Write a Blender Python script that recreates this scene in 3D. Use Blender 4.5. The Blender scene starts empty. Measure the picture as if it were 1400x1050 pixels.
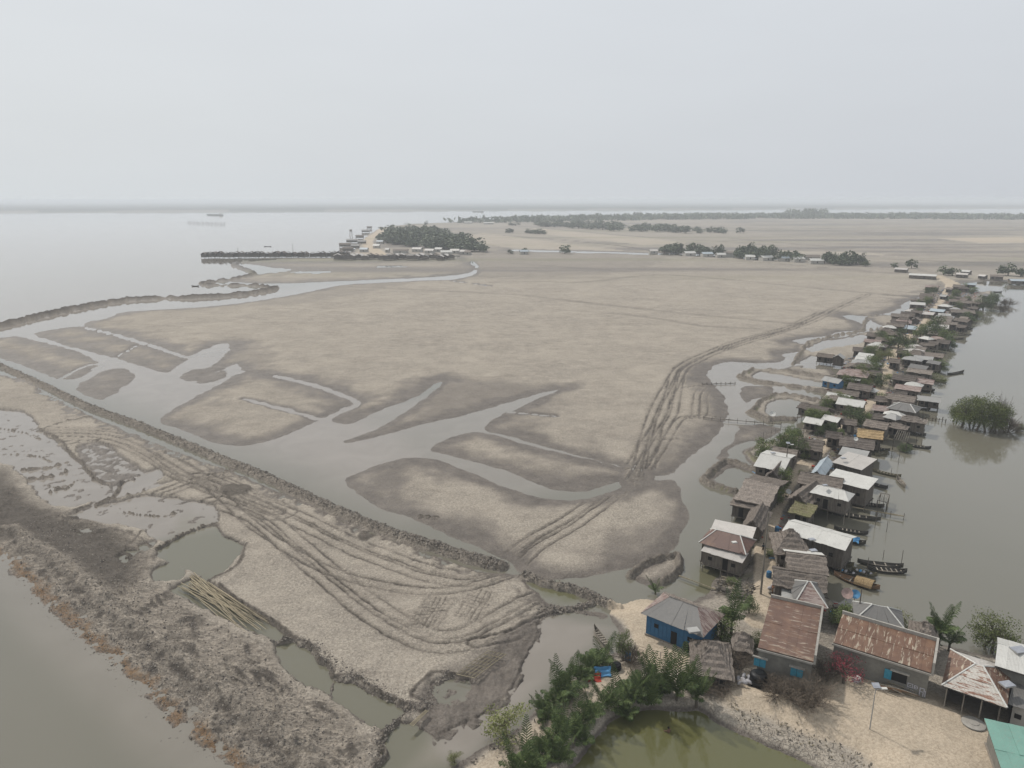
import bpy, bmesh, math, random
import numpy as np
from mathutils import Vector, Matrix
sc = bpy.context.scene
R = math.radians
rnd = random.Random(7)

# ------------------------------------------------------------------ camera
CAM_H = 55.0; PITCH = 14.5; FPX = 972.0
cam_d = bpy.data.cameras.new('camera'); cam = bpy.data.objects.new('camera', cam_d)
sc.collection.objects.link(cam); sc.camera = cam
cam.location = (0, 0, CAM_H); cam.rotation_euler = (R(90-PITCH), 0, 0)
cam_d.sensor_width = 36.0; cam_d.lens = FPX/1400*36.0; cam_d.clip_start = 0.5; cam_d.clip_end = 80000
# ------------------------------------------------------------------ world
W = bpy.data.worlds.new('World'); sc.world = W; W.use_nodes = True
nt = W.node_tree; nt.nodes.clear()
SUN_EL, SUN_AZ = 50.0, -42.0      # azimuth measured from +Y towards +X
sky = nt.nodes.new('ShaderNodeTexSky'); sky.sky_type = 'NISHITA'; sky.sun_disc = False
sky.sun_elevation = R(SUN_EL); sky.sun_rotation = R(SUN_AZ); sky.dust_density = 6; sky.air_density = 1.5
bg1 = nt.nodes.new('ShaderNodeBackground'); bg1.inputs[1].default_value = 0.05
nt.links.new(sky.outputs[0], bg1.inputs[0])
tc = nt.nodes.new('ShaderNodeTexCoord')
sep = nt.nodes.new('ShaderNodeSeparateXYZ'); nt.links.new(tc.outputs['Generated'], sep.inputs[0])
mx = nt.nodes.new('ShaderNodeMapRange'); nt.links.new(sep.outputs['X'], mx.inputs[0])
mx.inputs[1].default_value = -0.75; mx.inputs[2].default_value = 0.75
azr = nt.nodes.new('ShaderNodeMix'); azr.data_type = 'RGBA'; nt.links.new(mx.outputs[0], azr.inputs[0])
azr.inputs[6].default_value = (0.655, 0.688, 0.705, 1); azr.inputs[7].default_value = (0.545, 0.572, 0.612, 1)
ez = nt.nodes.new('ShaderNodeMapRange'); nt.links.new(sep.outputs['Z'], ez.inputs[0])
ez.inputs[1].default_value = 0.0; ez.inputs[2].default_value = 0.35
ez2 = nt.nodes.new('ShaderNodeMix'); ez2.data_type = 'RGBA'; nt.links.new(ez.outputs[0], ez2.inputs[0])
nt.links.new(azr.outputs[2], ez2.inputs[6]); ez2.inputs[7].default_value = (0.665, 0.695, 0.735, 1)
mp = nt.nodes.new('ShaderNodeMapping'); mp.inputs['Scale'].default_value = (2.2, 2.2, 9); nt.links.new(tc.outputs['Generated'], mp.inputs[0])
cn = nt.nodes.new('ShaderNodeTexNoise'); cn.inputs['Scale'].default_value = 2.0; cn.inputs['Detail'].default_value = 6
nt.links.new(mp.outputs[0], cn.inputs[0])
cr = nt.nodes.new('ShaderNodeMapRange'); nt.links.new(cn.outputs[0], cr.inputs[0])
cr.inputs[1].default_value = .3; cr.inputs[2].default_value = .75; cr.inputs[3].default_value = 0.988; cr.inputs[4].default_value = 1.012
hm = nt.nodes.new('ShaderNodeVectorMath'); hm.operation = 'SCALE'
nt.links.new(ez2.outputs[2], hm.inputs[0]); nt.links.new(cr.outputs[0], hm.inputs['Scale'])
bg2 = nt.nodes.new('ShaderNodeBackground'); nt.links.new(hm.outputs[0], bg2.inputs[0]); bg2.inputs[1].default_value = 1.09
ms = nt.nodes.new('ShaderNodeMixShader'); ms.inputs[0].default_value = 0.92
nt.links.new(bg1.outputs[0], ms.inputs[1]); nt.links.new(bg2.outputs[0], ms.inputs[2])
wo = nt.nodes.new('ShaderNodeOutputWorld'); nt.links.new(ms.outputs[0], wo.inputs[0])
# ------------------------------------------------------------------ sun
sd_ = bpy.data.lights.new('sun', 'SUN'); sd_.energy = 2.9; sd_.angle = R(2); sd_.color = (1.0, 0.95, 0.88)
sun = bpy.data.objects.new('sun', sd_); sc.collection.objects.link(sun)
sv = Vector((math.sin(R(SUN_AZ))*math.cos(R(SUN_EL)), math.cos(R(SUN_AZ))*math.cos(R(SUN_EL)), math.sin(R(SUN_EL))))
sun.rotation_euler = sv.to_track_quat('Z', 'Y').to_euler(); sun.location = (0, 0, 200)
# ------------------------------------------------------------------ render settings
vs = sc.view_settings; sc.display_settings.display_device = 'sRGB'
vs.view_transform = 'Standard'; vs.look = 'None'; vs.gamma = 1; vs.exposure = 0.05; vs.use_curve_mapping = False
cy = sc.cycles; cy.use_denoising = True; cy.max_bounces = 7; cy.diffuse_bounces = 2; cy.glossy_bounces = 2
cy.volume_bounces = 3; cy.transmission_bounces = 2; cy.transparent_max_bounces = 8; cy.sample_clamp_indirect = 4
cy.use_adaptive_sampling = True; cy.adaptive_threshold = 0.015

# ------------------------------------------------------------------ helpers
_c, _s = math.cos(R(PITCH)), math.sin(R(PITCH))
def G(px, py, z=0.0):
    """the spot at height z that lies on the sight line measured in the survey photo"""
    dx = (px-700)/FPX; dy = -(py-525)/FPX
    d = (dx, _c + dy*_s, -_s + dy*_c)
    t = (z-CAM_H)/d[2]
    return Vector((d[0]*t, d[1]*t, z))
def pxm(py):      # pixels per metre at ground row py
    a = R(PITCH) + math.atan((py-525)/FPX)
    return FPX*math.sin(a)/(CAM_H*math.cos(math.atan((py-525)/FPX)))
def GA(pts, z=0.3): return np.array([G(x, y, z)[:2] for x, y in pts])

def tag(o, label=None, cat=None, group=None, kind=None):
    if label: o['label'] = label
    if cat: o['category'] = cat
    if group: o['group'] = group
    if kind: o['kind'] = kind
    return o
def link(o, parent=None):
    sc.collection.objects.link(o)
    if parent is not None: o.parent = parent
    return o
def empty(name, loc, rz=0.0):
    o = bpy.data.objects.new(name, None); o.location = loc; o.rotation_euler = (0, 0, rz); o.empty_display_size = .5
    return link(o)
def copy_tree(o, parent=None):
    c = o.copy(); link(c)
    if parent is not None: c.parent = parent
    for ch in o.children: copy_tree(ch, c)
    return c
class MB:
    """collects simple solids into one mesh"""
    def __init__(s): s.v = []; s.f = []; s.mi = []
    def add(s, vs, fs, m=0):
        b = len(s.v); s.v.extend([tuple(v) for v in vs]); s.f.extend([tuple(b+i for i in f) for f in fs]); s.mi.extend([m]*len(fs)); return s
    def box(s, lo, hi, m=0, M=None):
        x0, y0, z0 = lo; x1, y1, z1 = hi
        vs = [(x0,y0,z0),(x1,y0,z0),(x1,y1,z0),(x0,y1,z0),(x0,y0,z1),(x1,y0,z1),(x1,y1,z1),(x0,y1,z1)]
        if M is not None: vs = [M @ Vector(v) for v in vs]
        return s.add(vs, [(0,3,2,1),(4,5,6,7),(0,1,5,4),(1,2,6,5),(2,3,7,6),(3,0,4,7)], m)
    def tube(s, pts, r, n=6, m=0, cap=True):
        pts = [Vector(p) for p in pts]
        rs = r if isinstance(r, (list, tuple)) else [r]*len(pts)
        vs = []
        for i, p in enumerate(pts):
            d = (pts[min(i+1, len(pts)-1)] - pts[max(i-1, 0)])
            if d.length < 1e-9: d = Vector((0,0,1))
            d.normalize(); a = Vector((0,0,1)) if abs(d.z) < .9 else Vector((1,0,0))
            u = d.cross(a).normalized(); w = d.cross(u)
            for k in range(n):
                t = 2*math.pi*k/n; vs.append(p + (u*math.cos(t) + w*math.sin(t))*rs[i])
        fs = []
        for i in range(len(pts)-1):
            for k in range(n): fs.append((i*n+k, i*n+(k+1)%n, (i+1)*n+(k+1)%n, (i+1)*n+k))
        if cap: fs.append(tuple(range(n-1, -1, -1))); fs.append(tuple((len(pts)-1)*n+k for k in range(n)))
        return s.add(vs, fs, m)
    def build(s, name, mat, parent=None, smooth=False, loc=None, rz=None):
        me = bpy.data.meshes.new(name); me.from_pydata(s.v, [], s.f)
        ms = mat if isinstance(mat, (list, tuple)) else [mat]
        for m in ms: me.materials.append(m)
        if len(ms) > 1: me.polygons.foreach_set('material_index', s.mi)
        if smooth: me.polygons.foreach_set('use_smooth', [True]*len(me.polygons))
        me.update()
        o = bpy.data.objects.new(name, me)
        if loc is not None: o.location = loc
        if rz is not None: o.rotation_euler = (0, 0, rz)
        return link(o, parent)
def inst(name, me, parent=None, loc=(0,0,0), rot=(0,0,0), scale=(1,1,1)):
    o = bpy.data.objects.new(name, me); o.location = loc; o.rotation_euler = rot; o.scale = scale
    return link(o, parent)

# ---- numpy noise
_rs = np.random.RandomState(11); _perm = _rs.permutation(4096).astype(np.int64)
_ang = _rs.rand(4096)*2*np.pi; _gx = np.cos(_ang); _gy = np.sin(_ang)
def pn(x, y):
    xi = np.floor(x).astype(np.int64); yi = np.floor(y).astype(np.int64)
    xf = x-xi; yf = y-yi; u = xf*xf*xf*(xf*(xf*6-15)+10); v = yf*yf*yf*(yf*(yf*6-15)+10)
    def g(a, b, fx, fy):
        h = _perm[(_perm[a & 4095]+b) & 4095]; return _gx[h]*fx + _gy[h]*fy
    n00 = g(xi, yi, xf, yf); n10 = g(xi+1, yi, xf-1, yf); n01 = g(xi, yi+1, xf, yf-1); n11 = g(xi+1, yi+1, xf-1, yf-1)
    a = n00+u*(n10-n00); b = n01+u*(n11-n01); return (a+v*(b-a))*1.5
def fbm(x, y, sc_, o=3):
    r = 0; a = 1; f = 1/sc_; t = 0
    for i in range(o): r = r + a*pn(x*f+i*17.3, y*f-i*9.1); t += a; a *= .5; f *= 2.1
    return r/t
def ss(a, b, x):
    t = np.clip((x-a)/(b-a), 0, 1); return t*t*(3-2*t)
def smooth_line(P, closed=False, n=5):
    P = np.asarray(P, float); N = len(P); out = []
    rng = range(N) if closed else range(N-1)
    for i in rng:
        if closed: p0, p1, p2, p3 = P[(i-1) % N], P[i], P[(i+1) % N], P[(i+2) % N]
        else: p0, p1, p2, p3 = P[max(i-1, 0)], P[i], P[i+1], P[min(i+2, N-1)]
        for k in range(n):
            t = k/n
            out.append(.5*((2*p1)+(-p0+p2)*t+(2*p0-5*p1+4*p2-p3)*t*t+(-p0+3*p1-3*p2+p3)*t**3))
    if not closed: out.append(P[-1])
    return np.array(out)
def seg_dist(X, Y, L, closed):
    """distance to polyline, signed side (+ = left)"""
    d2 = np.full(X.shape, 1e18); side = np.zeros(X.shape); arc = np.zeros(X.shape); acc = 0
    n = len(L) if closed else len(L)-1
    for i in range(n):
        a = L[i]; b = L[(i+1) % len(L)]; ab = b-a; l2 = ab@ab
        if l2 < 1e-12: continue
        t = np.clip(((X-a[0])*ab[0]+(Y-a[1])*ab[1])/l2, 0, 1)
        ex = X-a[0]-t*ab[0]; ey = Y-a[1]-t*ab[1]; dd = ex*ex+ey*ey
        m = dd < d2; d2[m] = dd[m]
        side[m] = np.sign(ab[0]*ey-ab[1]*ex)[m]; arc[m] = (acc+t*math.sqrt(l2))[m]
        acc += math.sqrt(l2)
    return np.sqrt(d2), side, arc
def inside(X, Y, L):
    c = np.zeros(X.shape, bool); n = len(L)
    for i in range(n):
        x1, y1 = L[i]; x2, y2 = L[(i+1) % n]
        if y1 == y2: continue
        m = ((y1 > Y) != (y2 > Y)) & (X < (x2-x1)*(Y-y1)/(y2-y1)+x1); c ^= m
    return c

# ---- materials
def nodes(name):
    m = bpy.data.materials.new(name); m.use_nodes = True; t = m.node_tree
    return m, t, t.nodes['Principled BSDF']
def N(t, typ, **kw):
    n = t.nodes.new('ShaderNode'+typ)
    for k, v in kw.items(): setattr(n, k, v)
    return n
def rgb(c): return (c[0], c[1], c[2], 1)
def mix(t, fac, a, b, blend='MIX'):
    n = N(t, 'Mix', data_type='RGBA', blend_type=blend)
    if hasattr(fac, 'links'): t.links.new(fac, n.inputs[0])
    else: n.inputs[0].default_value = fac
    for s, i in ((a, 6), (b, 7)):
        if hasattr(s, 'links'): t.links.new(s, n.inputs[i])
        else: n.inputs[i].default_value = rgb(s)
    return n.outputs[2]
def noise(t, scale, detail=4, vec=None, dist=0, rough=.5):
    n = N(t, 'TexNoise'); n.inputs['Scale'].default_value = scale; n.inputs['Detail'].default_value = detail
    n.inputs['Distortion'].default_value = dist; n.inputs['Roughness'].default_value = rough
    if vec is not None: t.links.new(vec, n.inputs['Vector'])
    return n.outputs['Fac']
def mrange(t, v, a, b, c=0, d=1):
    n = N(t, 'MapRange'); t.links.new(v, n.inputs[0])
    for i, x in enumerate((a, b, c, d)): n.inputs[i+1].default_value = x
    return n.outputs[0]
def math_(t, op, a, b=0.0):
    n = N(t, 'Math', operation=op)
    for s, i in ((a, 0), (b, 1)):
        if hasattr(s, 'links'): t.links.new(s, n.inputs[i])
        else: n.inputs[i].default_value = s
    return n.outputs[0]
def coords(t, scale=None, kind='Object'):
    c = N(t, 'TexCoord').outputs[kind]
    if scale is None: return c
    m = N(t, 'Mapping'); m.inputs['Scale'].default_value = scale; t.links.new(c, m.inputs[0]); return m.outputs[0]
def bump(t, p, h, strength=.5, dist=.1):
    b = N(t, 'Bump'); b.inputs['Strength'].default_value = strength; b.inputs['Distance'].default_value = dist
    t.links.new(h, b.inputs['Height']); t.links.new(b.outputs[0], p.inputs['Normal'])
def attr(t, name):
    return N(t, 'Attribute', attribute_name=name).outputs['Fac']
def random_tint(t, col, amt=.25):
    oi = N(t, 'ObjectInfo').outputs['Random']
    v = mrange(t, oi, 0, 1, 1-amt, 1+amt)
    h = N(t, 'HueSaturation'); t.links.new(v, h.inputs['Value'])
    if hasattr(col, 'links'): t.links.new(col, h.inputs['Color'])
    else: h.inputs['Color'].default_value = rgb(col)
    return h.outputs[0]
# ================================================================== TERRAIN
amin, amax = 0.13, 58.0
NR, NC = 800, 960
aa = np.radians(np.concatenate([np.linspace(amax, 3.0, NR-90, endpoint=False), np.linspace(3.0, amin, 90)]))
az = np.radians(np.linspace(-50, 50, NC))
D = CAM_H/np.tan(aa)
X = (D[:, None]*np.sin(az)[None, :]).ravel(); Y = (D[:, None]*np.cos(az)[None, :]).ravel()
DIST = np.hypot(X, Y)
# uneven outlines: survey points are read through a gentle warp
wa = np.clip(DIST/140, .6, 6)
WX = X + .8*wa*fbm(X, Y, 5.0, 3) + .25*fbm(X+50, Y, 1.3, 2); WY = Y + .8*wa*fbm(X-77, Y+31, 5.0, 3) + .25*fbm(X, Y+90, 1.3, 2)
h = np.full(X.shape, -0.8)
wet = np.zeros(X.shape); sand = np.zeros(X.shape); dark = np.zeros(X.shape); green = np.zeros(X.shape); rust = np.zeros(X.shape)
clod = np.zeros(X.shape); field = np.zeros(X.shape)
def sub(L, m):
    return (WX > L[:, 0].min()-m) & (WX < L[:, 0].max()+m) & (WY > L[:, 1].min()-m) & (WY < L[:, 1].max()+m)
def sdf(pts, m=12, smooth=True, z=.2):
    L = GA(pts, z)
    if smooth: L = smooth_line(L, True, 4)
    k = sub(L, m); x, y = WX[k], WY[k]
    d, _, _ = seg_dist(x, y, L, True); ins = inside(x, y, L)
    return k, np.where(ins, d, -d)
def land(pts, level=.45, bank=5.0, m=None, smooth=True):
    k, s = sdf(pts, m or bank*1.5+3, smooth)
    v = np.where(s > 0, level*(1-np.exp(-1.15*s/(bank*1.35*np.clip(1+.9*fbm(X[k], Y[k], 16, 3), .25, 2.2)))), -.8*ss(0, 1, -s/bank))
    h[k] = np.maximum(h[k], v); return k, s
def water(pts, depth=.6, bank=1.5, smooth=True):
    k, s = sdf(pts, bank+3, smooth)
    hk = h[k]; v = np.where(s > 0, np.minimum(hk, -depth*ss(0, 1, s/(bank*.6))-.02), np.where(hk > 0, hk*ss(-.05, 1, -s/bank), hk))
    h[k] = v; return k, s
def creek(pts, w, depth=.4, bank=2.0):
    L = smooth_line(GA(pts), False, 5); k = sub(L, w+bank+3); d, _, _ = seg_dist(WX[k], WY[k], L, False)
    hk = h[k]; s = w/2-d
    h[k] = np.where(s > 0, np.minimum(hk, -depth*ss(0, 1, s/(w*.4))-.02), np.where(hk > 0, hk*ss(-.05, 1, -s/bank), hk))
def ridge(pts, w, height, rough=.5, cl=1.0, base=None, dk=.0, smooth=True, warp=True, power=1.0, end=None):
    L = GA(pts, .2)
    if smooth: L = smooth_line(L, False, 5)
    k = sub(L, w+3); x, y = (WX[k], WY[k]) if warp else (X[k], Y[k])
    d, side, arc = seg_dist(x, y, L, False)
    d = d*(1+.25*pn(arc/2.2, side*3.1))
    p = (1-ss(.12, 1, d/(w/2)))**power
    nz = fbm(X[k], Y[k], .8, 3)*rough + fbm(X[k]+9, Y[k], 2.5, 2)*rough*.6
    v = -.3 + (height+.3)*p + height*nz*p
    h[k] = np.where(p > 0.02, np.maximum(h[k], v), h[k])
    clod[k] = np.maximum(clod[k], cl*ss(0, .35, p)); dark[k] = np.maximum(dark[k], dk*p)
def mask(arr, pts, val=1.0, soft=4.0, smooth=True):
    k, s = sdf(pts, soft+2, smooth); arr[k] = np.maximum(arr[k], val*ss(-soft/2, soft/2, s))

# ---- islands of mud flat in the basin
land([(-120,462),(0,461),(22,459),(60,468),(100,478),(130,492),(136,499),(118,511),(100,517),(78,517),(55,508),(0,488),(-120,452)], .45, 8)
land([(104,528),(120,517),(150,504),(175,505),(184,515),(178,522),(150,540),(135,545),(108,534)], .35, 7)
land([(47,457),(62,452),(108,446),(150,456),(200,469),(252,484),(257,490),(243,499),(228,508),(205,503),(160,490),(118,479),(80,468)], .42, 8)
# the big flat with everything east of it
land([(112,443),(150,434),(170,426),(220,423),(290,418),(350,411),(400,403),(435,396),(470,389),(520,386),(580,383),(625,381),(652,372),(640,362),(628,352),
      (640,343),(700,343),(1000,352),(1285,372),(1290,392),(1262,405),(1235,414),(1232,421),(1205,429),(1192,432),(1158,430),(1153,433),(1172,439),(1183,446),(1176,451),(1150,453),
      (1128,459),(1095,462),(1080,467),(1078,472),(1100,471),(1101,474),(1088,480),(1068,484),(1073,489),(1066,494),(1030,496),(996,494),(976,500),(967,510),
      (973,522),(985,535),(993,552),(994,562),(988,578),(982,592),(970,604),(950,617),(932,634),(918,645),(898,649),(868,646),(850,637),(800,624),(740,608),(700,596),
      (664,587),(668,577),(692,564),(712,556),(745,541),(764,532),(740,536),(692,550),(640,565),(580,578),(530,592),(478,604),(476,600),(520,584),(545,568),(575,548),(597,533),(607,522),(595,523),
      (570,540),(540,552),(508,565),(480,578),(456,576),(458,566),(487,548),(480,543),(430,526),(380,513),(334,507),(325,496),(300,506),(284,512),(268,520),(250,514),(262,505),(286,502),
      (304,488),(314,476),(312,469),(298,470),(276,478),(256,485),(210,470),(155,455)], .5, 7, m=14)
for p in ([(218,572),(262,545),(300,525),(334,508),(380,514),(430,527),(478,543),(486,549),(470,556),(455,566),(440,572),(400,590),(345,607),(300,605),(250,587)],
          [(590,612),(610,600),(640,591),(668,592),(720,607),(780,622),(830,633),(862,645),(850,655),(820,665),(790,671),(750,666),(700,645),(650,630),(600,618)]):
    land(p, .45, 6)
land([(473,657),(495,643),(525,632),(560,625),(600,629),(650,648),(700,669),(750,682),(800,681),(845,668),(868,657),(900,655),(922,657),(932,680),(942,706),(930,726),(925,745),
      (905,758),(860,775),(800,788),(760,790),(740,792),(715,786),(695,765),(640,742),(595,722),(560,706),(520,693),(495,675)], .5, 5.5)
land([(846,640),(868,636),(892,644),(890,662),(872,668),(848,664)], .22, 1.2)
# small banks / shoals
for p, l in (([(246,515),(262,508),(276,510),(272,517),(255,520)], .12), ([(268,522),(280,514),(306,506),(312,512),(296,519),(278,524)], .1),
          ([(1065,469),(1080,466),(1102,470),(1100,474),(1078,476)], .2), ([(1158,459),(1175,456),(1190,457),(1180,461),(1160,462)], .2)):
    land(p, l, 2)
creek([(335,545),(380,556),(440,573)], 1.6); creek([(375,513),(430,526),(486,548),(470,560),(440,575)], 1.8)
creek([(116,447),(160,458),(256,488)], 1.3, .3)
creek([(190,470),(150,492)], .5, .1); creek([(80,519),(115,500),(135,497)], 1.2, .2); creek([(96,523),(118,516),(136,500)], 2.0, .3)
creek([(696,562),(730,565),(758,568)], .8, .2)
# northern strip between creek and village
land([(305,383),(335,377),(372,372),(372,366),(350,362),(330,358),(400,354),(470,351),(560,352),(622,352),(640,357),(650,366),(640,373),(600,378),(540,381),(470,384),(400,387),(345,387)], .4, 9)
for p in ([(345,368),(375,366),(398,368),(385,372),(360,372)], [(395,372),(420,370),(455,371),(430,374)], [(510,364),(545,363),(555,365),(525,366)]): water(p, .1, 1)
creek([(645,357),(652,365)], 4, .2); creek([(615,383),(635,386)], 3, .15); creek([(650,388),(672,391)], 3, .15)
# ---- far land
land([(300,352),(430,355),(468,352),(482,344),(492,332),(505,320),(522,311),(560,306),(600,304.5),(640,303),(700,301.5),(760,300),(830,298),(900,297),(1060,295),(1200,293.5),(1700,293.5),
      (1900,400),(1420,386),(1345,384),(1320,387),(1290,391),(1250,372),(1000,349),(700,341),(600,352)], .6, 15, smooth=False)
far_y = 3440+.30*(X+2100); k_far = Y > far_y + 60*fbm(X, Y, 900, 3)
h[k_far] = 2.0
# ---- east side ponds and strips
land([(1006,515),(1030,503),(1060,506),(1100,512),(1140,518),(1160,527),(1138,537),(1108,534),(1080,528),(1040,523)], .5, 2, smooth=False)
land([(1015,530),(1020,526),(1050,527),(1060,530),(1056,540),(1030,545),(1018,550),(1013,540)], .3, 3, smooth=False)
land([(1024,562),(1036,549),(1060,539),(1085,541),(1130,550),(1110,567),(1080,574),(1050,576)], .5, 2, smooth=False)
land([(1012,582),(1040,578),(1066,585),(1068,590),(1050,600),(1018,605),(1000,620),(986,629),(978,625),(1000,605)], .3, 4, smooth=False)
land([(1014,628),(1012,616),(1020,608),(1050,603),(1075,590),(1095,580),(1095,620),(1050,640),(1030,640)], .45, 2, smooth=False)
land([(962,655),(975,643),(990,632),(1004,632),(1035,643),(1030,675),(1004,673),(972,665)], .35, 2, smooth=False)
land([(1088,472),(1130,462),(1150,460),(1185,453),(1215,447),(1200,480),(1150,496),(1120,498),(1085,496),(1092,484)], .45, 2, smooth=False)
land([(1080,500),(1110,498),(1140,505),(1140,515),(1100,511),(1068,505)], .45, 2, smooth=False)
land([(1186,434),(1200,430),(1240,432),(1240,450),(1210,447),(1192,440)], .4, 2, smooth=False)
land([(862,786),(874,775),(905,765),(922,758),(932,764),(930,782),(905,797),(885,800)], .7, 2.5)
# inhabited strip
land([(1285,380),(1278,395),(1262,408),(1240,425),(1232,445),(1215,456),(1190,470),(1165,490),(1150,505),(1140,530),(1128,550),(1105,570),(1090,590),(1070,608),(1058,628),
      (1034,640),(1022,662),(1018,690),(1030,720),(1035,745),(1030,768),(1012,780),(990,782),(975,792),(972,808),(940,822),(880,818),(845,828),(835,845),(850,870),
      (840,895),(790,915),(740,960),(700,1000),(640,1035),(560,1120),(700,1300),(2000,1300),(2000,1000),(1500,930),(1380,900),(1290,880),(1200,850),(1160,830),(1125,810),(1118,780),(1095,755),(1092,730),
      (1105,705),(1102,680),(1112,655),(1140,640),(1150,615),(1175,600),(1190,580),(1205,560),(1225,545),(1232,525),(1240,500),(1268,480),(1285,455),(1305,436),(1335,420),(1358,402),(1350,394),(1320,392)], .8, 1.8)
# near field, dyke foot, shore
land([(-300,440),(0,510),(60,538),(120,566),(160,583),(230,612),(310,642),(360,662),(430,692),(500,722),(560,745),(640,775),(680,783),(715,786),(735,800),(745,822),(780,830),(828,838),(820,846),(780,838),
      (745,842),(740,862),(735,885),(715,925),(700,950),(650,985),(600,1010),(560,1040),(520,1120),(420,1400),(400,1200),(345,1065),(310,1038),(268,1004),(240,985),(205,945),(175,920),(145,893),(115,870),(85,842),(52,808),(20,778),(-20,745),(-300,600)], .55, 2.2)
for p, dp in (([(-60,556),(25,561),(45,570),(50,585),(62,592),(75,600),(93,620),(110,632),(120,648),(142,660),(150,668),(135,680),(110,692),(75,692),(48,672),(38,655),(20,640),(-60,600)], .15),
          ([(95,702),(130,690),(165,684),(200,676),(250,682),(290,690),(302,704),(298,715),(262,730),(232,743),(214,736),(192,721),(160,716),(128,713)], .16),
          ([(150,668),(170,655),(200,645),(218,640),(226,652),(210,660),(235,658),(200,672),(160,682),(120,695)], .15),
          ([(217,750),(240,734),(268,722),(296,718),(302,730),(331,746),(326,762),(300,783),(282,795),(262,780),(236,768),(216,762)], .7),
          ([(206,778),(232,768),(250,780),(244,794),(213,796)], .4), ([(162,762),(172,752),(190,752),(186,764),(170,770)], .15), ([(190,745),(206,735),(214,742),(200,754)], .15),
          ([(104,722),(122,718),(124,726),(108,729)], .15),
          ([(232,806),(262,792),(290,799),(332,828),(372,854),(402,874),(385,880),(352,866),(300,840),(258,820)], .7),
          ([(375,883),(400,879),(424,889),(436,905),(452,914),(455,930),(446,946),(420,937),(394,916),(380,900)], .8),
          ([(455,932),(480,931),(500,945),(530,958),(556,974),(541,986),(524,999),(500,987),(470,962),(452,948)], .8),
          ([(524,1002),(540,990),(562,988),(590,1008),(605,1050),(590,1090),(500,1090),(514,1050),(526,1022)], .8),
          ([(745,845),(775,833),(815,842),(832,852),(838,866),(825,880),(800,885),(770,900),(725,955),(690,985),(640,1030),(590,1050),(600,1020),(650,990),(700,955),(716,920),(730,885),(740,862)], .25),
          ([(717,795),(740,792),(770,800),(790,812),(780,820),(752,812),(725,803)], .4)):
    water(p, dp, .7, smooth=False)
for p in ([(590,935),(615,927),(638,928),(640,945),(620,962),(600,955)], ): water(p, .03, .8)
# muddy open pan in the corner (wet, very low)
k, s = sdf([(740,838),(790,842),(800,880),(745,905),(700,950),(640,1010),(560,1040),(575,990),(570,955),(590,930),(640,935),(660,905),(690,870)], 4)
h[k] = np.where((s > 0) & (h[k] > .1), np.maximum(.30, h[k]-.3*ss(0, 3, s)), h[k]); wet[k] = np.maximum(wet[k], ss(-1.5, 1.5, s))
k, s = sdf([(105,612),(140,606),(165,622),(190,640),(200,650),(180,668),(145,660),(120,640)], 4)
h[k] = np.where(s > 0, np.minimum(h[k], .06+.05*(1-ss(0, 1, s))), h[k]); wet[k] = np.maximum(wet[k], ss(-1, 1, s))
# inner ponds of the east side
for p in ([(1026,513),(1040,507),(1060,510),(1090,516),(1130,523),(1128,530),(1100,527),(1060,521),(1036,518)], [(1050,552),(1062,545),(1080,545),(1118,553),(1108,564),(1082,570),(1056,571),(1046,562)],
          [(975,655),(984,648),(994,640),(1006,638),(1028,646),(1020,668),(1000,667)], [(1100,477),(1125,466),(1150,463),(1180,457),(1190,460),(1175,470),(1130,476),(1110,481)],
          [(1095,494),(1110,486),(1150,490),(1155,498),(1130,505),(1098,503)], [(1034,622),(1042,613),(1060,611),(1052,622),(1040,627)]):
    water(p, .3, .8, smooth=False)
water([(1060,528),(1085,531),(1120,538),(1134,546),(1112,548),(1085,540),(1062,536)], .3, 1)
creek([(1090,582),(1070,592),(1050,602),(1022,606),(1008,613),(1009,623),(1022,634),(1034,640)], 2.6, .4, 1)
# olive pond in the lower right
water([(782,1080),(800,1030),(820,1005),(850,978),(885,968),(925,972),(955,972),(975,985),(1010,1000),(1050,1018),(1090,1036),(1130,1060),(1160,1100),(900,1200)], 1.0, 1.2)
# river side lagoon far right
water([(1322,392),(1345,386),(1362,392),(1350,398),(1330,399)], .5, 3)

# torn, ragged edges of the near pools
k, s = sdf([(-300,430),(0,512),(120,568),(310,645),(430,695),(640,778),(700,800),(740,850),(700,960),(600,1040),(500,1400),(300,1060),(110,870),(-60,740),(-300,600)], 4)
hk = h[k]; h[k] = hk+np.where(s > 0, 1, 0)*(.70*fbm(X[k], Y[k], 2.6, 4)+.30*fbm(X[k]+31, Y[k], .9, 3))*np.exp(-((hk)/.46)**2)
# ---- banks and dykes
ridge([(-200,470),(-60,455),(0,446),(50,434),(110,421),(170,411),(230,408),(290,406),(335,402),(362,398),(376,394)], 9.5, 2.2, .3, .9, dk=1.0)
ridge([(376,395),(352,391),(320,390),(285,390),(277,388),(290,385),(318,382),(340,377),(346,373),(334,368),(320,362),(335,358),(380,356)], 8, 1.9, .3, .9, dk=1.0)
ridge([(-200,405),(-60,470),(0,500),(60,527),(120,556),(180,578),(240,602),(300,627),(360,651),(420,680),(480,707),(540,731),(600,750),(650,766),(684,774)], 3.5, 1.05, .45, 1, dk=.3, warp=False, power=.8)
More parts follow.
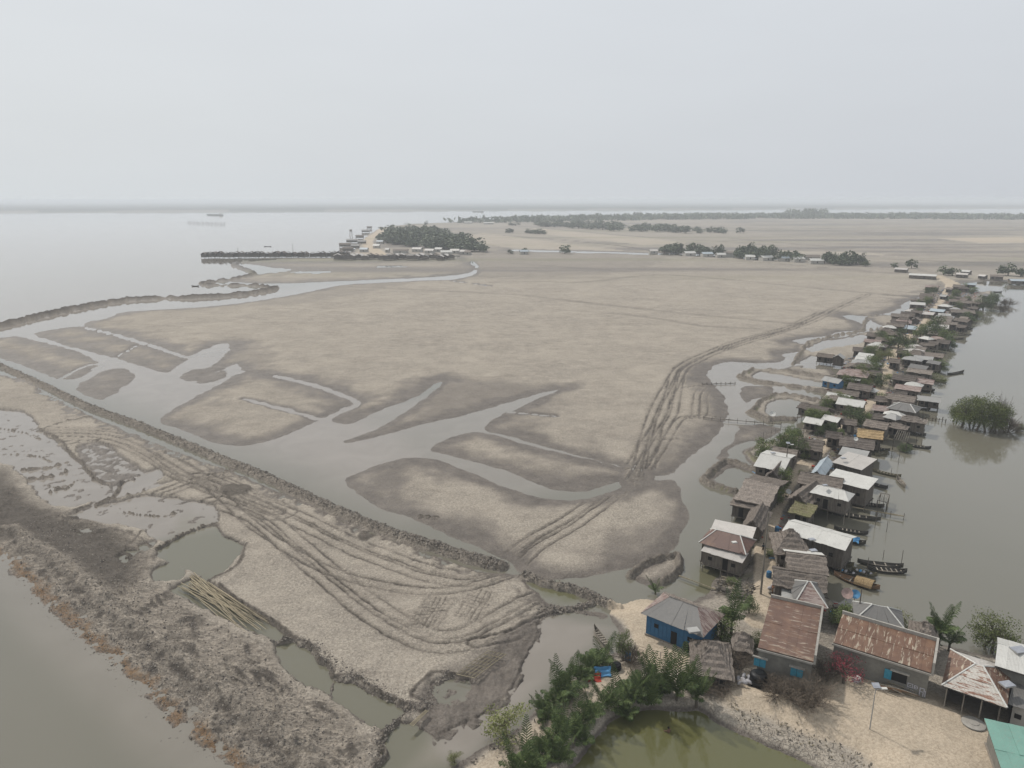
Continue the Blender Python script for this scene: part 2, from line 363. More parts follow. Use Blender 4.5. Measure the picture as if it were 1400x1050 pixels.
# bund around the east ponds
EB = [([(1140,519),(1100,512),(1060,506),(1032,504),(1008,515),(1040,523),(1085,528),(1140,538)], 2.6, .9), ([(1128,550),(1085,541),(1060,540),(1036,551),(1026,563),(1050,574),(1085,573)], 2.6, .9),
      ([(1034,643),(1003,632),(990,632),(972,645),(963,656),(972,664),(1004,672)], 2.4, .9), ([(1210,448),(1180,451),(1140,459),(1110,466),(1100,474),(1092,486),(1085,497)], 2.4, .8),
      ([(1070,505),(1100,510),(1140,517)], 2.2, .7), ([(1180,452),(1185,434),(1200,430)], 2.0, .6), ([(1060,603),(1034,609),(1022,619),(1034,630),(1050,636)], 1.8, .6),
      ([(860,788),(876,775),(905,764),(925,760),(930,778),(905,797)], 2.0, .9)]
for p, w, hh in EB: ridge(p, w*.9, hh*1.15, .35, .8, dk=.6, smooth=False)
ridge([(715,788),(745,797),(785,808),(815,818),(835,828),(850,832)], 1.9, .9, .5, 1, dk=.2)
ridge([(748,836),(780,832),(810,824)], 1.6, .5, .7, 1, dk=.4)
# field wall edges along pools
for p in ([(375,880),(405,875),(428,886),(436,901),(456,911),(456,925),(482,926),(505,940),(535,955),(562,970),(577,975),(585,963),(568,957),(566,945),(590,925),(612,922),(640,925)],
          [(545,985),(528,1000),(516,1018),(528,1030),(512,1052),(495,1075)], [(335,745),(331,768),(305,787),(285,798),(335,826),(375,852),(405,874)],
          [(60,592),(78,598),(95,618),(112,632),(122,648),(145,660)], [(215,750),(245,733),(270,721),(298,716)], [(25,642),(60,640),(92,632)], [(35,655),(65,652),(95,643)], [(70,672),(84,666),(95,664)],
          [(100,700),(135,688),(170,680),(205,670)], [(130,693),(160,672),(165,660),(180,655)], [(55,588),(88,578),(125,570)], [(90,610),(125,604),(150,602)], [(290,650),(325,640)]):
    ridge(p, .95, .62, .9, 1, dk=.75, warp=True)
for p in ([(600,708),(572,706)], [(330,827),(300,800)]): ridge(p, .8, .6, .3, 1, dk=.9, warp=False)

for p in ([(0,585),(30,590),(55,600)], [(15,620),(45,622),(70,630)], [(140,640),(165,650),(190,648)], [(105,655),(90,668),(60,662)], [(170,700),(215,705),(240,700)], [(195,728),(180,742),(160,750)], [(60,700),(110,712),(170,728),(205,745)], [(75,715),(130,735),(180,760)]):
    ridge(p, .6, .36, .9, 1, dk=.7)
# far embankment road along the back of the big flat
ridge([(650,349),(700,347),(780,347),(880,350),(1000,357),(1100,365),(1200,374),(1280,378)], 16, 1.6, .05, .3, dk=.35)
# the low lines across the big flat (old plot edges)
for p, w in (([(480,392),(600,398),(700,403),(800,414),(900,425),(1000,435),(1085,443)], 4), ([(670,386),(740,385),(800,386),(900,376),(1000,383),(1100,393),(1200,402),(1260,407)], 5),
          ([(765,424),(830,428),(900,436),(960,446),(1040,450)], 3), ([(700,360),(780,366),(860,372)], 6)):
    L = smooth_line(GA(p), False, 5); k = sub(L, 10); d, _, a = seg_dist(WX[k], WY[k], L, False)
    dark[k] = np.maximum(dark[k], .55*np.exp(-(d/w)**2)*(.7+.5*pn(a/30, d*0))); h[k] -= .12*np.exp(-(d/(w*.5))**2)
# plots on the far plain
for p, w, v in (([(560,316),(700,323),(820,333),(890,343)], 5, .7), ([(700,308),(850,322),(980,330),(1060,336)], 8, .5), ([(660,334),(700,341)], 4, .5), ([(1000,326),(1150,338),(1400,344)], 8, .45),
             ([(1080,338),(1250,346),(1400,352)], 6, .4), ([(1100,352),(1300,358),(1420,362)], 5, .5), ([(1000,312),(1200,318),(1400,322)], 14, .4), ([(1150,330),(1400,331)], 10, .4)):
    L = smooth_line(GA(p), False, 4); k = sub(L, 40); d, _, a = seg_dist(X[k], Y[k], L, False)
    dark[k] = np.maximum(dark[k], v*np.exp(-(d/w)**2))
for p, v in (([(660,318),(780,334),(870,344),(700,340),(600,330)], .3), ([(730,312),(900,327),(940,333),(880,336),(720,318)], .35), ([(1280,326),(1400,324),(1420,332),(1340,333)], .6), ([(1010,340),(1200,346),(1240,352),(1050,345)], .25)):
    mask(sand, p, v, 30, False)
mask(sand, [(495,325),(520,311),(530,312),(515,325),(505,335),(515,345),(520,350),(480,350),(488,340)], .4, 20)
L = smooth_line(GA([(524,311),(518,318),(504,327),(503,334),(512,342),(520,348)]), False, 6); k = sub(L, 20); d, _, _ = seg_dist(X[k], Y[k], L, False)
sand[k] = np.maximum(sand[k], ss(9, 5, d))

# ---- tracks left by vehicles
def rut(L, off, w, dep, col, seed):
    k = (X > L[:, 0].min()-6) & (X < L[:, 0].max()+6) & (Y > L[:, 1].min()-6) & (Y < L[:, 1].max()+6)
    x = X[k]+.18*fbm(X[k], Y[k], 2.2, 2); y = Y[k]+.18*fbm(X[k]+40, Y[k], 2.2, 2)
    d, s, a = seg_dist(x, y, L, False); u = d*s-off-.15*pn(a/9, a*0+seed)
    lum = 1+.4*pn(a/.55, a*0+seed)+.5*pn(a/2.6, a*0-seed); ok = h[k] > .12
    cut = np.exp(-(u/w)**2)*lum; lip = (np.exp(-((np.abs(u)-w*1.9)/(w*.8))**2))*(.7+.8*pn(a/.5, a*0+3*seed))
    vis = np.clip(.78+.9*pn(a/14, a*0+seed*2.7), .12, 1)*np.minimum(1, 3.5/wide_m[k]*.25+.55)
    h[k] = np.where(ok, h[k]+(-dep*cut+dep*.55*lip)*vis, h[k])
    dark[k] = np.maximum(dark[k], np.where(ok, col*vis*np.exp(-((u+.1)/(w*1.15))**2)*np.clip(lum, .3, 1.3), 0)); clod[k] = np.maximum(clod[k], .6*np.exp(-(u/(w*3))**2)*ok)  # rut colour darkened for churned mud and for shadow painted into the groove
wide_m = np.clip(DIST/150, 1, 3)
def track(pts, offs=(0,), w=.2, dep=.2, col=.9, gauge=1.9):
    L = smooth_line(GA(pts, .5), False, 6)
    for i, o in enumerate(offs):
        for g in (-gauge/2, gauge/2): rut(L, o+g, w, dep, col, i*2+g+o*1.7)
NFT = [([(268,655),(330,684),(400,713),(470,747),(540,775),(600,793),(650,795),(700,776),(735,748),(790,715),(835,682),(862,660),(872,646)], (0, 2.6), .75),
       ([(240,650),(290,668),(350,720),(420,765),(480,790),(560,806),(620,806),(680,790),(712,772)], (0,), .8),
       ([(290,690),(345,710),(400,757),(450,800),(500,840),(545,868),(590,885),(640,882),(690,858),(735,830),(765,818)], (0, 2.8), .85),
       ([(70,590),(150,592),(200,607),(240,630),(300,664),(380,700)], (0, 2.4, -2.4), .6), ([(60,605),(130,600),(190,618),(240,650),(330,690)], (0,), .6),
       ([(130,560),(190,585),(240,606),(290,636),(300,650)], (0, -2.2), .4), ([(330,640),(270,655),(200,680),(150,700)], (0, 2), .8),
       ([(780,835),(735,850),(700,868),(650,880)], (0,), .8)]
for p, o, c in NFT: track(p, o, .22, .17, min(1, c*1.25))
track([(868,652),(880,600),(893,560),(912,525),(925,505),(945,492),(1000,468),(1050,454),(1100,440),(1140,421),(1182,402)], (0, -2.6), .3, .15, .85)
track([(872,648),(893,612),(915,575),(922,560),(930,520),(940,500),(985,480),(1040,462),(1085,448),(1130,426)], (0, 2.6), .3, .15, .85)
track([(878,648),(905,610),(930,572),(960,566),(962,540),(971,528)], (0,), .26, .15, .8); track([(950,568),(953,540),(960,528)], (0,), .26, .15, .7)
for p in ([(906,531),(940,528),(975,523)], [(925,571),(965,566),(995,573)], [(880,602),(900,600),(925,598)]): track(p, (0,), .25, .1, .7, gauge=.8)
track([(975,690),(990,660)], (0,), .2, .0, .0)
for p in ([(1080,445),(1110,432),(1150,418)],): track(p, (0,), .3, .1, .4)
track([(700,775),(740,748),(800,712),(845,676),(868,652)], (3.4,), .24, .2, .7)
# lattice imprints pressed into the mud (field drains by the bend)
def imprint(c0, c1, c2, n1, n2):
    a, b, c = GA([c0, c1, c2], .5); u = b-a; v = c-b
    for i in range(n1+1): rut(np.array([a+u*i/n1, a+u*i/n1+v]), 0, .10, .08, .75, i)
    for j in range(n2+1): rut(np.array([a+v*j/n2, a+v*j/n2+u]), 0, .10, .08, .75, j+.5)
imprint((555,858), (597,858), (622,818), 6, 9); imprint((622,842), (655,852), (676,812), 5, 8)
# trampled, littered ground of the inhabited strip
k, s = sdf([(1285,385),(1262,408),(1232,448),(1190,470),(1150,505),(1128,550),(1090,590),(1050,632),(1018,672),(1015,700),(1030,740),(1028,775),(975,790),(965,812),(1010,830),(1035,860),(1120,890),(1300,890),(1200,850),(1125,810),(1100,740),(1112,655),(1150,615),(1190,580),(1225,545),(1240,500),(1285,455),(1335,420),(1345,395)], 4)
f = ss(-1, 2, s); clod[k] = np.maximum(clod[k], .8*f); wet[k] = np.maximum(wet[k], .65*f*(.6+.8*fbm(X[k], Y[k], 3, 3))); dark[k] = np.maximum(dark[k], f*ss(.0, .6, fbm(X[k], Y[k], 2.2, 3))*.7)
# sandy paths, yard
def path(pts, w, lift=.12):
    L = smooth_line(GA(pts, .8), False, 6); k = sub(L, w+2); d, _, _ = seg_dist(X[k], Y[k], L, False); d = d+.25*fbm(X[k], Y[k], 1.5, 2)
    m = ss(w/2+.4, w/2-.3, d); sand[k] = np.maximum(sand[k], m); h[k] = np.where(m > 0, h[k]*(1-m)+(.85+lift)*m, h[k]); clod[k] *= (1-m); dark[k] *= (1-m)
path([(1035,850),(1043,820),(1046,780),(1046,740),(1054,706),(1066,680),(1080,656),(1100,636),(1120,616),(1140,600),(1157,583),(1172,568),(1190,552),(1203,535),(1211,515),(1218,492),(1232,472),(1248,455),(1264,441),(1278,424),(1290,405),(1296,388),(1285,378)], 3.0)
path([(1278,376),(1296,384),(1312,394)], 9)
mask(sand, [(832,830),(870,815),(905,830),(930,860),(950,890),(930,920),(880,915),(868,880),(850,850)], .9, 1.5)
YARD = [(1000,940),(1100,950),(1130,920),(1200,930),(1300,965),(1390,1010),(1500,1060),(1500,1300),(1250,1150),(1180,1040),(1100,1010),(1040,985),(985,965)]
mask(sand, YARD, 1, 3.0)
mask(sand, [(640,1050),(700,1010),(760,960),(820,925),(860,905),(880,925),(800,980),(740,1040),(700,1090),(600,1090)], .6, 2)
mask(sand, [(1300,978),(1360,965),(1400,1000),(1340,1100)], .7, 3)
k, s = sdf(YARD, 4); h[k] = np.where(s > -.5, np.maximum(h[k], .8+.9*ss(-.5, 3.5, s)), h[k])
clod[k] = np.where(s > 0, np.maximum(clod[k], .4*np.exp(-((s-1.5)/1.5)**2)), clod[k])
# ---- rough ploughed mud along the near shore
k, s = sdf([(-60,690),(20,660),(45,690),(95,700),(150,716),(195,735),(215,765),(205,795),(235,808),(270,835),(320,860),(375,885),(395,920),(430,950),(470,965),(500,1000),(520,1020),(500,1060),(470,1150),(345,1065),(268,1004),(205,945),(145,893),(85,842),(52,808),(-20,745),(-150,640)], 4)
x, y = X[k], Y[k]; f = ss(-1, 2, s+1.5*fbm(X[k], Y[k], 3, 3))
dirx, diry = math.cos(R(-38)), math.sin(R(-38)); u = x*dirx+y*diry; v = -x*diry+y*dirx
v = v+.9*fbm(x, y, 7, 2)*3; str_ = pn(u/2.6, v/.62); big = fbm(x, y, 5, 3); fine = fbm(x, y, .5, 3)
h[k] = np.where(h[k] > -.05, h[k]+f*(.34*big+.24*str_+.12*pn(u/.9, v/.18)+.16*np.abs(fine)), h[k]); clod[k] = np.maximum(clod[k], f)
dark[k] = np.maximum(dark[k], f*ss(-.05, .42, big*.8+str_*.5+.2*fine)*.9)
mask(dark, [(-40,700),(0,640),(40,680),(100,712),(150,722),(175,740),(195,770),(180,800),(150,810),(110,790),(60,770),(20,740),(-30,740)], .8, 6)
# ridge and dark trough parallel to the shore, rusty water line
SH = [(-20,745),(20,778),(52,808),(85,842),(115,870),(145,893),(175,920),(205,945),(240,985),(268,1004),(310,1038),(345,1065)]
L = smooth_line(GA(SH, .1), False, 5); k = sub(L, 14); d, sgn, a = seg_dist(WX[k], WY[k], L, False)
u = d*sgn; x, y = X[k], Y[k]
u = u + .4*fbm(x, y, 2.5, 2)
g = np.exp(-((u-5.2-.8*pn(a/12, a*0))/1.0)**2); h[k] = np.where(h[k] > -.1, h[k]+.85*g*(.8+.7*fbm(x, y, 1, 3)), h[k])
dk = np.exp(-((u-3.6-.8*pn(a/12, a*0))/.85)**2)*(.6+1.3*fbm(x, y, 2.2, 3))
dark[k] = np.maximum(dark[k]*(1-.7*g), 1.0*np.clip(dk, 0, 1)); rust[k] = np.maximum(rust[k], ss(-.8, 0.3, u)*ss(1.7, .3, u+1.3*fbm(x, y, 1.8, 3))*(h[k] > -.4))
clod[k] = np.maximum(clod[k], ss(0, 2, u)*ss(9, 6, u))
# shallow shelf in front
shelf = (u < 0) & (u > -5); hk = h[k]; hk[shelf] = np.maximum(hk[shelf], (-.02+.09*u[shelf]*.5)+.12*fbm(x[shelf], y[shelf], 1.2, 3)); h[k] = hk
for pl in ([(487,738),(494,727),(507,728),(511,735),(498,741)], [(300,668),(330,664),(345,672),(318,680)]):
    k, s = sdf(pl, 2); clod[k] = np.maximum(clod[k], ss(-.3, .5, s)); h[k] += .35*ss(-.2, .8, s); dark[k] = np.maximum(dark[k], .7*ss(-.3, .3, s))
# ---- general relief
nearw = ss(700, 60, DIST)
fl = (h > .1)
h += np.where(fl, (.05*fbm(X, Y, 9, 3)+.025*fbm(X, Y, .9, 3)*(1+2*clod))*nearw + .16*clod*np.abs(fbm(X, Y, .55, 3))*nearw, 0)
nz = fbm(X, Y, 14, 4)
gentle = 1-ss(.04, .47, h+.20*nz+.10*fbm(X, Y, 3.5, 3)-.06*np.clip(clod, 0, 1))
wet = np.maximum(wet, gentle*ss(-1.5, .0, -clod))
wet = np.maximum(wet, 0)*(1-sand); farw0 = k_far.astype(float)
# dark damp patches in the flats
for p, v in (([(473,657),(520,640),(560,635),(575,655),(572,690),(600,712),(570,706),(520,690)], .8), ([(800,775),(830,735),(880,715),(935,700),(945,712),(930,750),(880,775),(820,790)], .7),
             ([(870,600),(930,590),(990,560),(996,580),(950,625),(900,648),(880,640)], .6), ([(950,500),(975,498),(1000,560),(985,600),(960,560)], .5), ([(600,520),(760,530),(640,566),(540,585)], .6),
             ([(310,480),(360,470),(380,490),(340,510)], .5), ([(640,345),(900,350),(860,372),(700,380),(645,375)], .45), ([(350,410),(480,388),(560,386),(500,402),(380,420)], .4),
             ([(668,577),(745,541),(770,560),(720,585),(860,638),(800,624)], .5), ([(720,790),(800,788),(790,800),(750,800)], .6), ([(640,900),(740,845),(735,890),(690,950),(600,1020),(570,1000),(600,950)], .75)):
    k, s = sdf(p, 12); wet[k] = np.maximum(wet[k], v*ss(-4, 6, s+8*fbm(X[k], Y[k], 7, 3))*(1-clod[k]*.7)*(h[k] > 0)*(sand[k] < .3))
green = ss(.5, 0, np.abs(h-.28))*ss(.0, .5, clod)*ss(.1, .5, fbm(X, Y, 7, 2))*(X > 30)*(Y < 260)
gm_ = np.zeros(X.shape); mask(gm_, [(960,640),(960,600),(1010,490),(1090,455),(1300,380),(1400,400),(1250,560),(1180,720),(1120,900),(860,860),(860,760),(940,740)], 1, 4); green = green*gm_
mask(green, [(1090,680),(1160,700),(1150,720),(1090,705)], .8, 2); mask(green, [(1140,660),(1170,690),(1165,705),(1130,690)], .5, 2)

fp = ss(430, 600, Y)*(1-farw0)
wet = np.maximum(wet, fp*(.28+.55*ss(-.1, .35, fbm(X*.12, Y, 55, 4)))*(sand < .2)); green = np.maximum(green, .38*fp*ss(.05, .4, fbm(X*.1+400, Y, 80, 4)))
# far wooded shore rises a little above the river
kf = k_far
h[kf] += (7+5*fbm(X[kf], Y[kf], 120, 3))*ss(0, 150, Y[kf]-far_y[kf])
h = np.where(DIST > 24500, h, h)

me = bpy.data.meshes.new('ground'); nv = NR*NC
me.vertices.add(nv); me.vertices.foreach_set('co', np.stack([X, Y, h], 1).astype(np.float32).ravel())
ii = (np.arange(NR-1)[:, None]*NC+np.arange(NC-1)[None, :]).ravel(); qf = np.stack([ii, ii+1, ii+NC+1, ii+NC], 1)
hq = h[qf].max(1); qf = qf[hq > -.45]       # the deep river bed is never seen
me.loops.add(qf.size); me.loops.foreach_set('vertex_index', qf.ravel().astype(np.int32))
me.polygons.add(len(qf)); me.polygons.foreach_set('loop_start', np.arange(0, qf.size, 4, dtype=np.int32))
me.polygons.foreach_set('use_smooth', np.ones(len(qf), bool)); me.update(calc_edges=True)
farw = (kf).astype(float)
for nm, ar in (('wet', wet), ('sand', sand), ('dark', dark), ('green', green), ('rust', rust), ('clod', clod), ('wood', farw)):
    a = me.attributes.new(nm, 'FLOAT', 'POINT'); a.data.foreach_set('value', np.clip(ar, 0, 1).astype(np.float32))
print('terrain quads', len(qf))

def ground_material():
    m, t, p = nodes('mud ground'); c = coords(t)
    n1 = noise(t, .035, 5, c, .6); n2 = noise(t, .35, 6, c, 0, .65); n3 = noise(t, 2.2, 5, c, .3, .7); n4 = noise(t, 9, 3, c)
    mp_ = coords(t, (.5, 2.2, 1)); n5 = noise(t, .25, 6, mp_, .8, .7)
    n6 = noise(t, .09, 6, coords(t, (.6, 1.6, 1)), 1.2, .6)
    base = mix(t, mrange(t, n1, .38, .62), (.325, .290, .240), (.245, .219, .184))
    base = mix(t, mrange(t, n6, .50, .68, 0, .7), base, (.205, .178, .147))
    base = mix(t, mrange(t, n2, .3, .72), base, (.35, .312, .258)); base = mix(t, mrange(t, n5, .58, .75, 0, .65), base, (.20, .172, .142))
    base = mix(t, mrange(t, n3, .50, .70, 0, .62), base, (.155, .134, .112))
    # shrinkage cracks
    v = N(t, 'TexVoronoi', feature='DISTANCE_TO_EDGE'); v.inputs['Scale'].default_value = 1.9; v.inputs['Randomness'].default_value = 1
    wv = N(t, 'VectorMath', operation='ADD'); t.links.new(c, wv.inputs[0])
    nv_ = N(t, 'TexNoise'); nv_.inputs['Scale'].default_value = 1.5; t.links.new(c, nv_.inputs[0]); t.links.new(nv_.outputs['Color'], wv.inputs[1]); t.links.new(wv.outputs[0], v.inputs[0])
    crk = mrange(t, v.outputs['Distance'], 0, .09, 1, 0)
    cd = attr(t, 'clod'); crack = math_(t, 'MULTIPLY', math_(t, 'MULTIPLY', crk, mrange(t, noise(t, .12, 3, c), .35, .6, .25, .8)), mrange(t, attr(t, 'sand'), 0, .5, 1, 0))
    base = mix(t, math_(t, 'MULTIPLY', crack, .6), base, (.12, .105, .09))
    n7 = noise(t, 1.1, 6, coords(t, (.5, 1.6, 1)), 1.5, .68)
    cl = mix(t, mrange(t, n7, .40, .60), (.110, .096, .080), (.290, .254, .210))
    cl = mix(t, mrange(t, n3, .54, .70, 0, .55), cl, (.095, .082, .068))
    col = mix(t, mrange(t, cd, 0, 1, 0, .85), base, cl)
    wetc = mix(t, mrange(t, n2, .35, .65), (.092, .078, .065), (.150, .129, .108)); wetc = mix(t, mrange(t, n3, .5, .7, 0, .6), wetc, (.09, .078, .068))
    wf = attr(t, 'wet'); wn = math_(t, 'ADD', wf, math_(t, 'MULTIPLY', math_(t, 'SUBTRACT', n2, .5), .7)); wn = mrange(t, wn, .15, .85)
    col = mix(t, wn, col, wetc)
    dkc = mix(t, mrange(t, n3, .4, .6), (.034, .029, .024), (.085, .073, .062))
    df = attr(t, 'dark'); dn = mrange(t, math_(t, 'ADD', df, math_(t, 'MULTIPLY', math_(t, 'SUBTRACT', n3, .5), .8)), .12, .95)
    dn = math_(t, 'MULTIPLY', dn, mrange(t, df, 0, .08)); col = mix(t, dn, col, dkc)
    sc_ = mix(t, mrange(t, n2, .35, .7), (.42, .350, .265), (.33, .277, .210)); sc_ = mix(t, mrange(t, n3, .55, .75, 0, .6), sc_, (.25, .215, .165))
    sf = mrange(t, math_(t, 'ADD', attr(t, 'sand'), math_(t, 'MULTIPLY', math_(t, 'SUBTRACT', n2, .5), .5)), .2, .75); col = mix(t, math_(t, 'MULTIPLY', sf, mrange(t, attr(t, 'sand'), 0, .1)), col, sc_)
    n8 = noise(t, 3.6, 6, c, .8, .75); gm = mix(t, mrange(t, n8, .36, .60), (.74, .72, .70), (1.16, 1.16, 1.16)); col = mix(t, 1.0, col, gm, 'MULTIPLY')
    gr = mix(t, mrange(t, n3, .4, .6), (.09, .105, .035), (.16, .16, .06)); col = mix(t, math_(t, 'MULTIPLY', attr(t, 'green'), .7), col, gr)
    rc = mix(t, mrange(t, n4, .35, .6), (.21, .115, .05), (.13, .085, .045)); rc = mix(t, mrange(t, n3, .5, .68), rc, (.12, .10, .08))
    col = mix(t, math_(t, 'MULTIPLY', attr(t, 'rust'), .85), col, rc)
    wd = mix(t, noise(t, .02, 4, c), (.030, .045, .040), (.05, .065, .055)); col = mix(t, attr(t, 'wood'), col, wd)
    t.links.new(col, p.inputs['Base Color'])
    t.links.new(mrange(t, wn, 0, 1, .95, .55), p.inputs['Roughness']); p.inputs['Specular IOR Level'].default_value = .25
    hh = math_(t, 'ADD', math_(t, 'MULTIPLY', n3, .8), math_(t, 'MULTIPLY', n4, .35)); hh = math_(t, 'SUBTRACT', hh, math_(t, 'MULTIPLY', crack, .45))
    bump(t, p, hh, .9, .17)
    return m
me.materials.append(ground_material())
ground = tag(link(bpy.data.objects.new('ground', me)), 'pale dried mudflat with darker damp rims, tracks, ponds and banks', None, None, 'structure')

# ================================================================== WATER
def water_sheet(name, z, xs, ys, colfn, mat):
    P = np.stack([xs, ys, np.full(xs.shape, z)], 1)
    return P
wa_ = np.radians(np.concatenate([[80, 70], np.linspace(60, 3, 150), np.linspace(2.9, .125, 40)])); wz = np.radians(np.linspace(-60, 60, 200))
Dw = CAM_H/np.tan(wa_); xw = (Dw[:, None]*np.sin(wz)).ravel(); yw = (Dw[:, None]*np.cos(wz)).ravel()
nr, nc = len(wa_), len(wz)
silt_glare = np.zeros(xw.shape); olive = np.zeros(xw.shape)
def wmask(arr, pts, v, soft):
    L = GA(pts, 0); k = (xw > L[:, 0].min()-soft) & (xw < L[:, 0].max()+soft) & (yw > L[:, 1].min()-soft) & (yw < L[:, 1].max()+soft)
    d, _, _ = seg_dist(xw[k], yw[k], L, True); s = np.where(inside(xw[k], yw[k], L), d, -d); arr[k] = np.maximum(arr[k], v*ss(-soft/2, soft/2, s))
wmask(silt_glare, [(-900,300),(0,292),(600,292),(480,345),(280,352),(350,360),(280,390),(360,398),(60,434),(-300,460)], 1.0, 30)  # open left sea: glare painted into the water colour, along with its silt
wmask(silt_glare, [(-200,440),(60,430),(380,395),(660,370),(700,420),(500,560),(600,620),(560,700),(300,600),(-200,400)], 1, 20)
wmask(silt_glare, [(450,560),(780,520),(900,640),(700,680),(560,640)], .6, 12)
wmask(silt_glare, [(960,490),(1250,420),(1000,600),(900,700),(880,650)], .7, 12)
Lr = smooth_line(GA(SH, 0), False, 3); d, s_, _ = seg_dist(xw, yw, Lr, False); silt_glare = np.maximum(silt_glare, ss(7.5, 2, d)*.5*(yw < 120)*(xw < 0))
wmask(silt_glare, [(560,1050),(740,840),(840,860),(760,920),(640,1040)], .9, 3)
wmask(olive, [(780,1100),(790,1020),(850,970),(960,965),(1140,1050),(1200,1200)], 1, .6); wmask(olive, [(936,815),(950,775),(1000,770),(1000,810)], .5, 3)
wmask(olive, [(205,800),(250,700),(340,730),(330,800),(420,870),(470,920),(560,970),(620,1060),(500,1080),(380,900)], .22, 1.5)
wmask(silt_glare, [(-100,540),(60,560),(300,680),(310,720),(210,740),(140,730),(-100,620)], .9, 2)
wmask(olive, [(715,790),(740,790),(795,812),(785,825),(745,815)], .7, 1)
mw = bpy.data.meshes.new('river_water'); mw.vertices.add(nr*nc); mw.vertices.foreach_set('co', np.stack([xw, yw, np.zeros(xw.shape)], 1).astype(np.float32).ravel())
ii = (np.arange(nr-1)[:, None]*nc+np.arange(nc-1)[None, :]).ravel(); qf = np.stack([ii, ii+1, ii+nc+1, ii+nc], 1)
mw.loops.add(qf.size); mw.loops.foreach_set('vertex_index', qf.ravel().astype(np.int32)); mw.polygons.add(len(qf)); mw.polygons.foreach_set('loop_start', np.arange(0, qf.size, 4, dtype=np.int32)); mw.update(calc_edges=True)
for nm, ar in (('silt_glare', silt_glare), ('olive', olive)):
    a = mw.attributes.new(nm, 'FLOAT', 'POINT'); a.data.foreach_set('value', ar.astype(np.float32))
def water_material():
    m, t, p = nodes('muddy water'); c = coords(t)
    b = mix(t, mrange(t, noise(t, .015, 4, c, .5), .35, .65), (.124, .117, .090), (.140, .130, .101))
    b = mix(t, attr(t, 'silt_glare'), b, mix(t, mrange(t, noise(t, .12, 4, c, 1.0), .35, .65), (.195, .172, .145), (.222, .197, .168)))
    b = mix(t, attr(t, 'olive'), b, mix(t, noise(t, .15, 3, c, .5), (.082, .084, .036), (.098, .092, .034)))
    t.links.new(b, p.inputs['Base Color']); p.inputs['Roughness'].default_value = .05; p.inputs['IOR'].default_value = 1.5
    mp_ = coords(t, (1, .5, 1)); n1 = noise(t, .9, 3, mp_, .4); n2 = noise(t, .05, 3, c)
    hgt = math_(t, 'MULTIPLY', n1, mrange(t, n2, .35, .65, .25, 1)); bump(t, p, hgt, .08, .08)
    return m
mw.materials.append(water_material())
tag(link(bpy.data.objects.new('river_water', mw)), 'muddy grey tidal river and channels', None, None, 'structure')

# ================================================================== HAZE
hz = MB(); hz.box((-26500, -400, -3.0), (26500, 25600, CAM_H+6.0))
mh = bpy.data.materials.new('haze'); mh.use_nodes = True; mh.node_tree.nodes.clear()
pv = mh.node_tree.nodes.new('ShaderNodeVolumePrincipled'); ou = mh.node_tree.nodes.new('ShaderNodeOutputMaterial'); mh.node_tree.links.new(pv.outputs[0], ou.inputs['Volume'])
HAZE = 2.4e-4
pv.inputs['Color'].default_value = (.84, .885, .935, 1); pv.inputs['Density'].default_value = HAZE; pv.inputs['Anisotropy'].default_value = .10
haze = tag(hz.build('haze', mh), 'pale dry season haze in the air over the whole delta', None, None, 'stuff')
# ================================================================== MATERIALS
def m_thatch(name, c1, c2):
    m, t, p = nodes(name); c = coords(t); n1 = noise(t, 1.1, 5, c, .5, .65); n2 = noise(t, 7, 4, coords(t, (1, .25, 1)), .3, .7)
    a = mix(t, mrange(t, n1, .3, .7), c1, c2); a = mix(t, mrange(t, n2, .42, .66, 0, .85), a, tuple(x*.40 for x in c1)); a = mix(t, mrange(t, noise(t, 2.4, 4, c, .5, .7), .56, .74, 0, .5), a, tuple(min(x*1.6, .5) for x in c1))
    a = mix(t, mrange(t, noise(t, .5, 3, coords(t, None, 'Generated')), .6, .75, 0, .4), a, (.30, .27, .24))
    t.links.new(random_tint(t, a, .18), p.inputs['Base Color']); p.inputs['Roughness'].default_value = .95; p.inputs['Specular IOR Level'].default_value = .1
    bump(t, p, n2, .7, .08); return m
def m_tin(name, c1, rust=0.0, rustc=(.20, .085, .05), tint=.08, axis=0, streak=False):
    m, t, p = nodes(name); c = coords(t)
    n1 = noise(t, .6, 5, c, .4, .65); a = mix(t, mrange(t, n1, .3, .75), c1, tuple(x*.8 for x in c1))
    a = mix(t, mrange(t, noise(t, 4, 4, c), .55, .75, 0, .35), a, (.22, .19, .16))
    if rust > 0:
        s = (.35, 2.6, 1) if axis == 0 else (2.6, .45, 1)
        n2 = noise(t, 1.3, 5, coords(t, s), .6, .7); n3 = noise(t, 9, 3, c)
        rr = mix(t, n3, rustc, tuple(x*.6 for x in rustc)); rr = mix(t, mrange(t, noise(t, .8, 3, c), .5, .7, 0, .5), rr, (.21, .12, .07))
        th = .78-.52*rust; a = mix(t, mrange(t, n2, th, th+.06), a, rr)
    t.links.new(random_tint(t, a, tint), p.inputs['Base Color']); p.inputs['Roughness'].default_value = .55; p.inputs['Metallic'].default_value = .0
    w = N(t, 'TexWave', bands_direction='X' if axis == 0 else 'Y'); w.inputs['Scale'].default_value = 2.6; t.links.new(c, w.inputs[0]); bump(t, p, w.outputs['Fac'], .45, .05); return m
